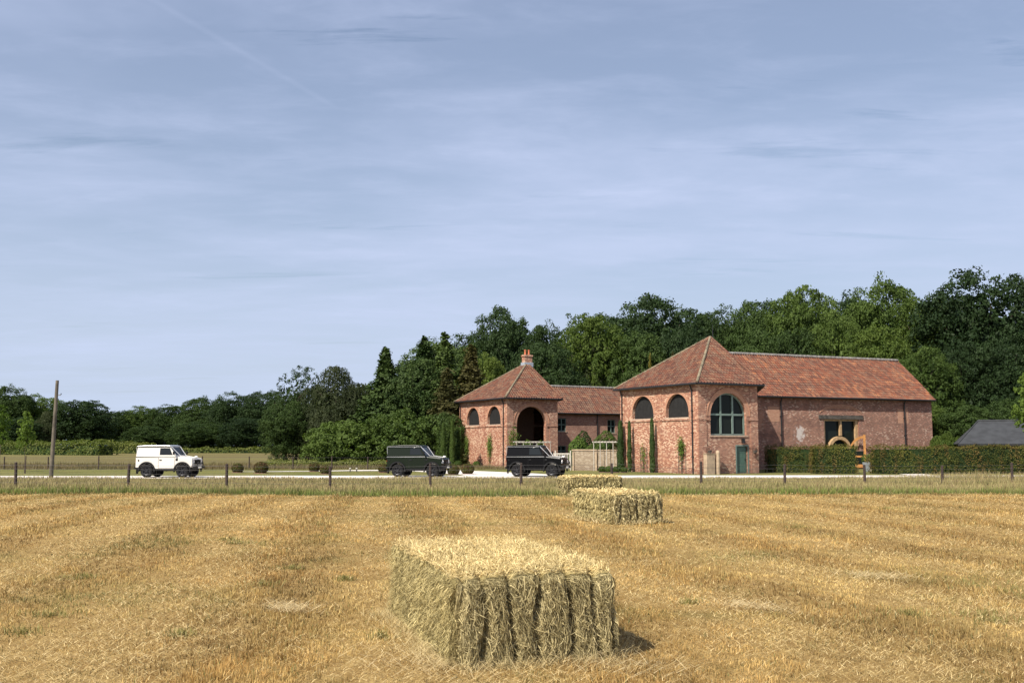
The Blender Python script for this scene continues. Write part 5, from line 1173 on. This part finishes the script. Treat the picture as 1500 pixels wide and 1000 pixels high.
def make_car(label, px, heading, pm, roofm, ribbon=True, Y=67.0, edge='trim'):
    q = P(px, 690, Y); c = thing('off_road_car', label, 'off-road car', (q.x, Y, zgf(q.x, Y)+.02), heading)
    wb = 1.18; wr = .41; ax = .41; hw = .82
    prof = [(-1.93, .62)]+arc(-wb, ax+.02, .49, math.pi-.42, .42)[:]+[(-.62, .55), (.62, .55)]+arc(wb, ax+.02, .49, math.pi-.42, .42)+[(1.74, .66), (1.80, .78), (1.80, 1.14), (1.74, 1.20), (.80, 1.30), (.74, 1.34), (-1.93, 1.30)]
    mb = MB(); mb.prism(prof, -hw, hw); mb.build('body', pm, c, bevel=.022)
    mb = MB(); mb.box(-1.85, 1.6, -.55, .55, .40, .60); mb.box(-1.30, -1.06, -.75, .75, .33, .49); mb.box(1.06, 1.30, -.75, .75, .33, .49); mb.build('chassis', M['plastic'], c)
    mb = MB(); mb.prism([(.88, 1.28), (1.72, 1.19), (1.70, 1.235), (1.30, 1.29), (.88, 1.345)], -.60, .60); mb.build('bonnet', pm, c, bevel=.02)
    # hardtop, tapering inwards, as a closed shell
    zb, ztp, hb, ht = 1.302, 2.00, .815, .70
    lo = [(-1.93, zb), (.74, zb+.038)]; hi = [(-1.86, ztp-.03), (.26, ztp-.01)]
    vs = []
    for s in (-1, 1):
        vs += [(-1.93, s*hb, zb), (.74, s*hb, zb+.038), (.27, s*ht, ztp-.03), (-1.86, s*ht, ztp-.05)]
    mb = MB(); mb.add(vs, [(0, 1, 2, 3), (4, 7, 6, 5), (0, 4, 5, 1), (1, 5, 6, 2), (2, 6, 7, 3), (3, 7, 4, 0)]); mb.build('hardtop', pm, c, bevel=.025)
    mb = MB(); mb.prism([(-1.93, 1.955), (-1.90, 1.99), (-1.2, 2.045), (.05, 2.05), (.28, 2.01), (.33, 1.975)], -.735, .735); mb.build('roof', roofm, c, bevel=.02)
    mb = MB()
    for s in (-1, 1): mb.box(-1.94, .30, s*.742-.014, s*.742+.014, 1.925, 1.95)
    mb.build('roof_gutter', M[edge], c)  # on the dark cars this pale colour stands in for a glossy reflection
    def side(x, z, s, off=.008):                     # a point on the sloping side of the hardtop
        f = (z-zb)/(ztp-.04-zb); return Vector((x, s*(hb+(ht-hb)*f+off), z))
    for s in (-1, 1):
        mb = MB(); w4 = [(-.36, 1.42), (.50, 1.42), (.28, 1.86), (-.36, 1.86)]; A1 = [side(x, z, s, .006) for x, z in w4]; A2 = [side(x, z, s, -.03) for x, z in w4]
        mb.add(A1+A2, [(0, 1, 2, 3), (7, 6, 5, 4), (0, 4, 5, 1), (1, 5, 6, 2), (2, 6, 7, 3), (3, 7, 4, 0)]); sw_ = mb.build('side_window', M['car_glass'], c)
        mb = MB(); fr = [(-.40, 1.38, .54, 1.42), (-.40, 1.86, .29, 1.895), (-.40, 1.42, -.36, 1.86)]
        for x0, z0, x1, z1 in fr: mb.add([side(x0, z0, s, .012), side(x1, z0, s, .012), side(x1, z1, s, .012), side(x0, z1, s, .012), side(x0, z0, s, -.02), side(x1, z0, s, -.02), side(x1, z1, s, -.02), side(x0, z1, s, -.02)], [(0, 1, 2, 3), (7, 6, 5, 4), (0, 4, 5, 1), (1, 5, 6, 2), (2, 6, 7, 3), (3, 7, 4, 0)])
        mb.build('window_frame', pm, sw_)
        # waist strip, door seams, handle, hinges, sill
        mb = MB(); mb.box(-1.93, .70, s*(hw+.004)-.006, s*(hw+.004)+.006, 1.275, 1.30); mb.build('waist_strip', M[edge] if edge != 'white' else pm, c)
        mb = MB(); 
        for x in (-.42, .66): mb.box(x-.008, x+.008, s*hw-.004, s*hw+.004, .60, 1.27)
        mb.box(-.42, .66, s*hw-.004, s*hw+.004, .595, .61); mb.box(-1.90, -.42, s*hw-.003, s*hw+.003, 1.255, 1.268); mb.build('door_seam', M['plastic'], c)
        mb = MB(); mb.box(-.36, -.20, s*(hw+.02)-.018, s*(hw+.02)+.018, 1.09, 1.13); mb.build('door_handle', M['black_iron'], c)
        mb = MB(); mb.box(.72, .86, s*(hw+.008)-.008, s*(hw+.008)+.008, 1.06, 1.19); mb.box(-1.78, -1.70, s*(hw+.012)-.012, s*(hw+.012)+.012, 1.03, 1.12); mb.build('side_vent', M['plastic'], c)
        mb = MB(); mb.box(-.66, .66, s*(hw-.02)-.05, s*(hw-.02)+.05, .47, .545); mb.build('side_step', M['plastic'], c)
        for cx__ in (-wb, wb):
            mb = MB(); i_ = arc(cx__, ax+.02, .485, math.pi+.15, -.15, 18); o_ = arc(cx__, ax+.02, .57, math.pi+.15, -.15, 18); y0, y1 = (hw-.01, hw+.085) if s > 0 else (-hw-.085, -hw+.01)
            ring(mb, Matrix.Identity(4), i_, o_, y0, y1); mb.build('wheel_arch', M['plastic'], c)
            # wheel: tyre with tread shoulder, rim with spokes
            Mw = Matrix.Translation((cx__, s*.745, ax)) 
            mb = MB(); mb.lathe([(.245, -.11), (.30, -.125), (.375, -.12), (.405, -.09), (.41, 0), (.405, .09), (.375, .12), (.30, .125), (.245, .11)], 32, Mw); ty = mb.build('wheel', M['tyre'], c, smooth=True)
            mb = MB(); mb.lathe([(.25, -.10), (.25, .10), (.225, .09), (.225, -.09), (.25, -.10)], 28, Mw)
            for k in range(6):
                R_ = Mw @ Matrix.Rotation(k*math.pi/3+.2, 4, 'Y'); y = s*.085; mb.box(.03, .235, min(y, y-s*.03), max(y, y-s*.03), -.032, .032, R_)
            mb.lathe([(0, s*.075), (.075, s*.075), (.075, s*.105), (0, s*.105)], 16, Mw); mb.build('rim', M['rim'], ty)
            mb = MB(); mb.lathe([(0, s*.03), (.225, s*.03)], 20, Mw); mb.build('brake_disc', M['plastic'], ty)
        mb = MB(); mb.box(-1.86, -1.83, s*.74-.13, s*.74+.13, .22, .60); mb.build('mud_flap', M['plastic'], c)
        mb = MB(); mb.tube([(.62, s*.80, 1.42), (.66, s*.98, 1.50)], .014, 6); mb.box(.63, .69, s*1.0-.09, s*1.0+.09, 1.44, 1.64); mb.build('mirror', M['plastic'], c, bevel=.01)
        mb = MB(); Mh = Matrix.Translation((1.815, s*.58, .99)) @ Matrix.Rotation(math.pi/2, 4, 'Z'); mb.lathe([(0, -.02), (.10, -.015), (.105, .02)], 20, Mh); hl = mb.build('headlight', M['lamp'], c)
        mb = MB(); mb.lathe([(.10, -.022), (.125, -.02), (.125, .02), (.10, .02)], 20, Mh); mb.build('bezel', M['trim'], hl)
        mb = MB(); mb.lathe([(0, -.02), (.045, -.015), (.045, .02)], 12, Matrix.Translation((1.815, s*.73, .93)) @ Matrix.Rotation(math.pi/2, 4, 'Z')); mb.build('indicator', M['lamp'], c)
        mb = MB(); mb.box(-1.95, -1.925, s*.74-.04, s*.74+.04, .98, 1.08); mb.build('tail_light', M['red'], c)
    # screen: a pane tilted back between the pillars
    def scr(y, f, off): return Vector((.74+(.27-.74)*f+off*.8, y*(1-.13*f), zb+.038+(ztp-.03-zb-.038)*f+off*.5))
    mb = MB(); P4 = [(-.70, .13), (.70, .13), (.72, .88), (-.72, .88)]; mb.add([scr(y, f, .012) for y, f in P4]+[scr(y, f, -.02) for y, f in P4], [(0, 1, 2, 3), (7, 6, 5, 4), (0, 4, 5, 1), (1, 5, 6, 2), (2, 6, 7, 3), (3, 7, 4, 0)]); mb.build('windscreen', M['car_glass'], c)
    mb = MB(); mb.box(1.802, 1.835, -.42, .42, .84, 1.12)
    for k in range(6): mb.box(1.835, 1.85, -.40, .40, .86+k*.042, .88+k*.042)
    mb.build('grille', M['plastic'], c)
    mb = MB(); mb.box(1.84, 1.98, -.80, .80, .56, .72); bpz = mb.build('front_bumper', M['plastic'], c, bevel=.02)
    mb = MB(); mb.box(1.982, 1.99, -.26, .26, .58, .69); mb.build('number_plate', M['plate'], bpz)
    mb = MB(); mb.tube([(1.99, -.5, .70), (2.02, -.5, .86), (2.02, .5, .86), (1.99, .5, .70)], .025, 8)
    for s in (-.3, .3): mb.lathe([(0, -.03), (.08, -.02), (.07, .05), (0, .06)], 14, Matrix.Translation((2.03, s, .92)) @ Matrix.Rotation(math.pi/2, 4, 'Z'))
    mb.build('lamp_bar', M['plastic'], bpz)
    mb = MB(); mb.box(-2.02, -1.94, -.78, .78, .52, .64); mb.build('rear_step', M['plastic'], c)
    mb = MB(); mb.lathe([(0, -.10), (.2, -.11), (.36, -.11), (.395, -.07), (.395, .07), (.36, .10), (0, .10)], 28, Matrix.Translation((-2.05, .08, 1.18)) @ Matrix.Rotation(math.pi/2, 4, 'Z')); mb.build('spare_wheel', M['tyre'], c, smooth=True)
    mb = MB(); mb.tube([(-1.96, -.6, 1.35), (-1.99, -.6, 1.9)], .02, 6); mb.build('ladder_rail', M['trim'], c)
    if ribbon:
        mb = MB()
        for s in (-1, 1):
            a = Vector((1.74, s*.03, 1.25)); b2 = Vector((.86, s*.42, 1.375)); d = scr(s*.76, .93, .05)
            for p, r2 in ((a, b2), (b2, d)):
                w3 = Vector((0, .05, 0)); up = Vector((0, 0, .008)); mb.add([p-w3, p+w3, r2+w3, r2-w3, p-w3+up, p+w3+up, r2+w3+up, r2-w3+up], [(3, 2, 1, 0), (4, 5, 6, 7), (0, 1, 5, 4), (1, 2, 6, 5), (2, 3, 7, 6), (3, 0, 4, 7)])
            mb.tube([d, scr(s*.80, .99, .03)+Vector((-.15, 0, 0)), side(-.1, 1.88, s, .03)], .014, 6)
        for k in range(5):
            a_ = k*1.256; mb.tube([(1.72, 0, 1.26), (1.72+.07*math.cos(a_), .07*math.sin(a_), 1.33), (1.72+.11*math.cos(a_), .11*math.sin(a_), 1.27)], [.01, .035, .01], 6)
        mb.build('ribbon', M['ribbon'], c)
    return c
make_car('white boxy off-road car with black wheel arches and white ribbons, alone at the left', 249, R(-6), M['paint_white'], M['trim'], Y=66.3, edge='plastic')
make_car('dark green boxy off-road car with a pale reflection painted along its roof edge, middle one of the convoy', 614, R(-15), M['paint_green'], M['paint_green'], Y=67.0)
make_car('black boxy off-road car with white ribbons in front of the far tower, leading the convoy', 788.5, R(-20), M['paint_black'], M['paint_black'], Y=67.4)
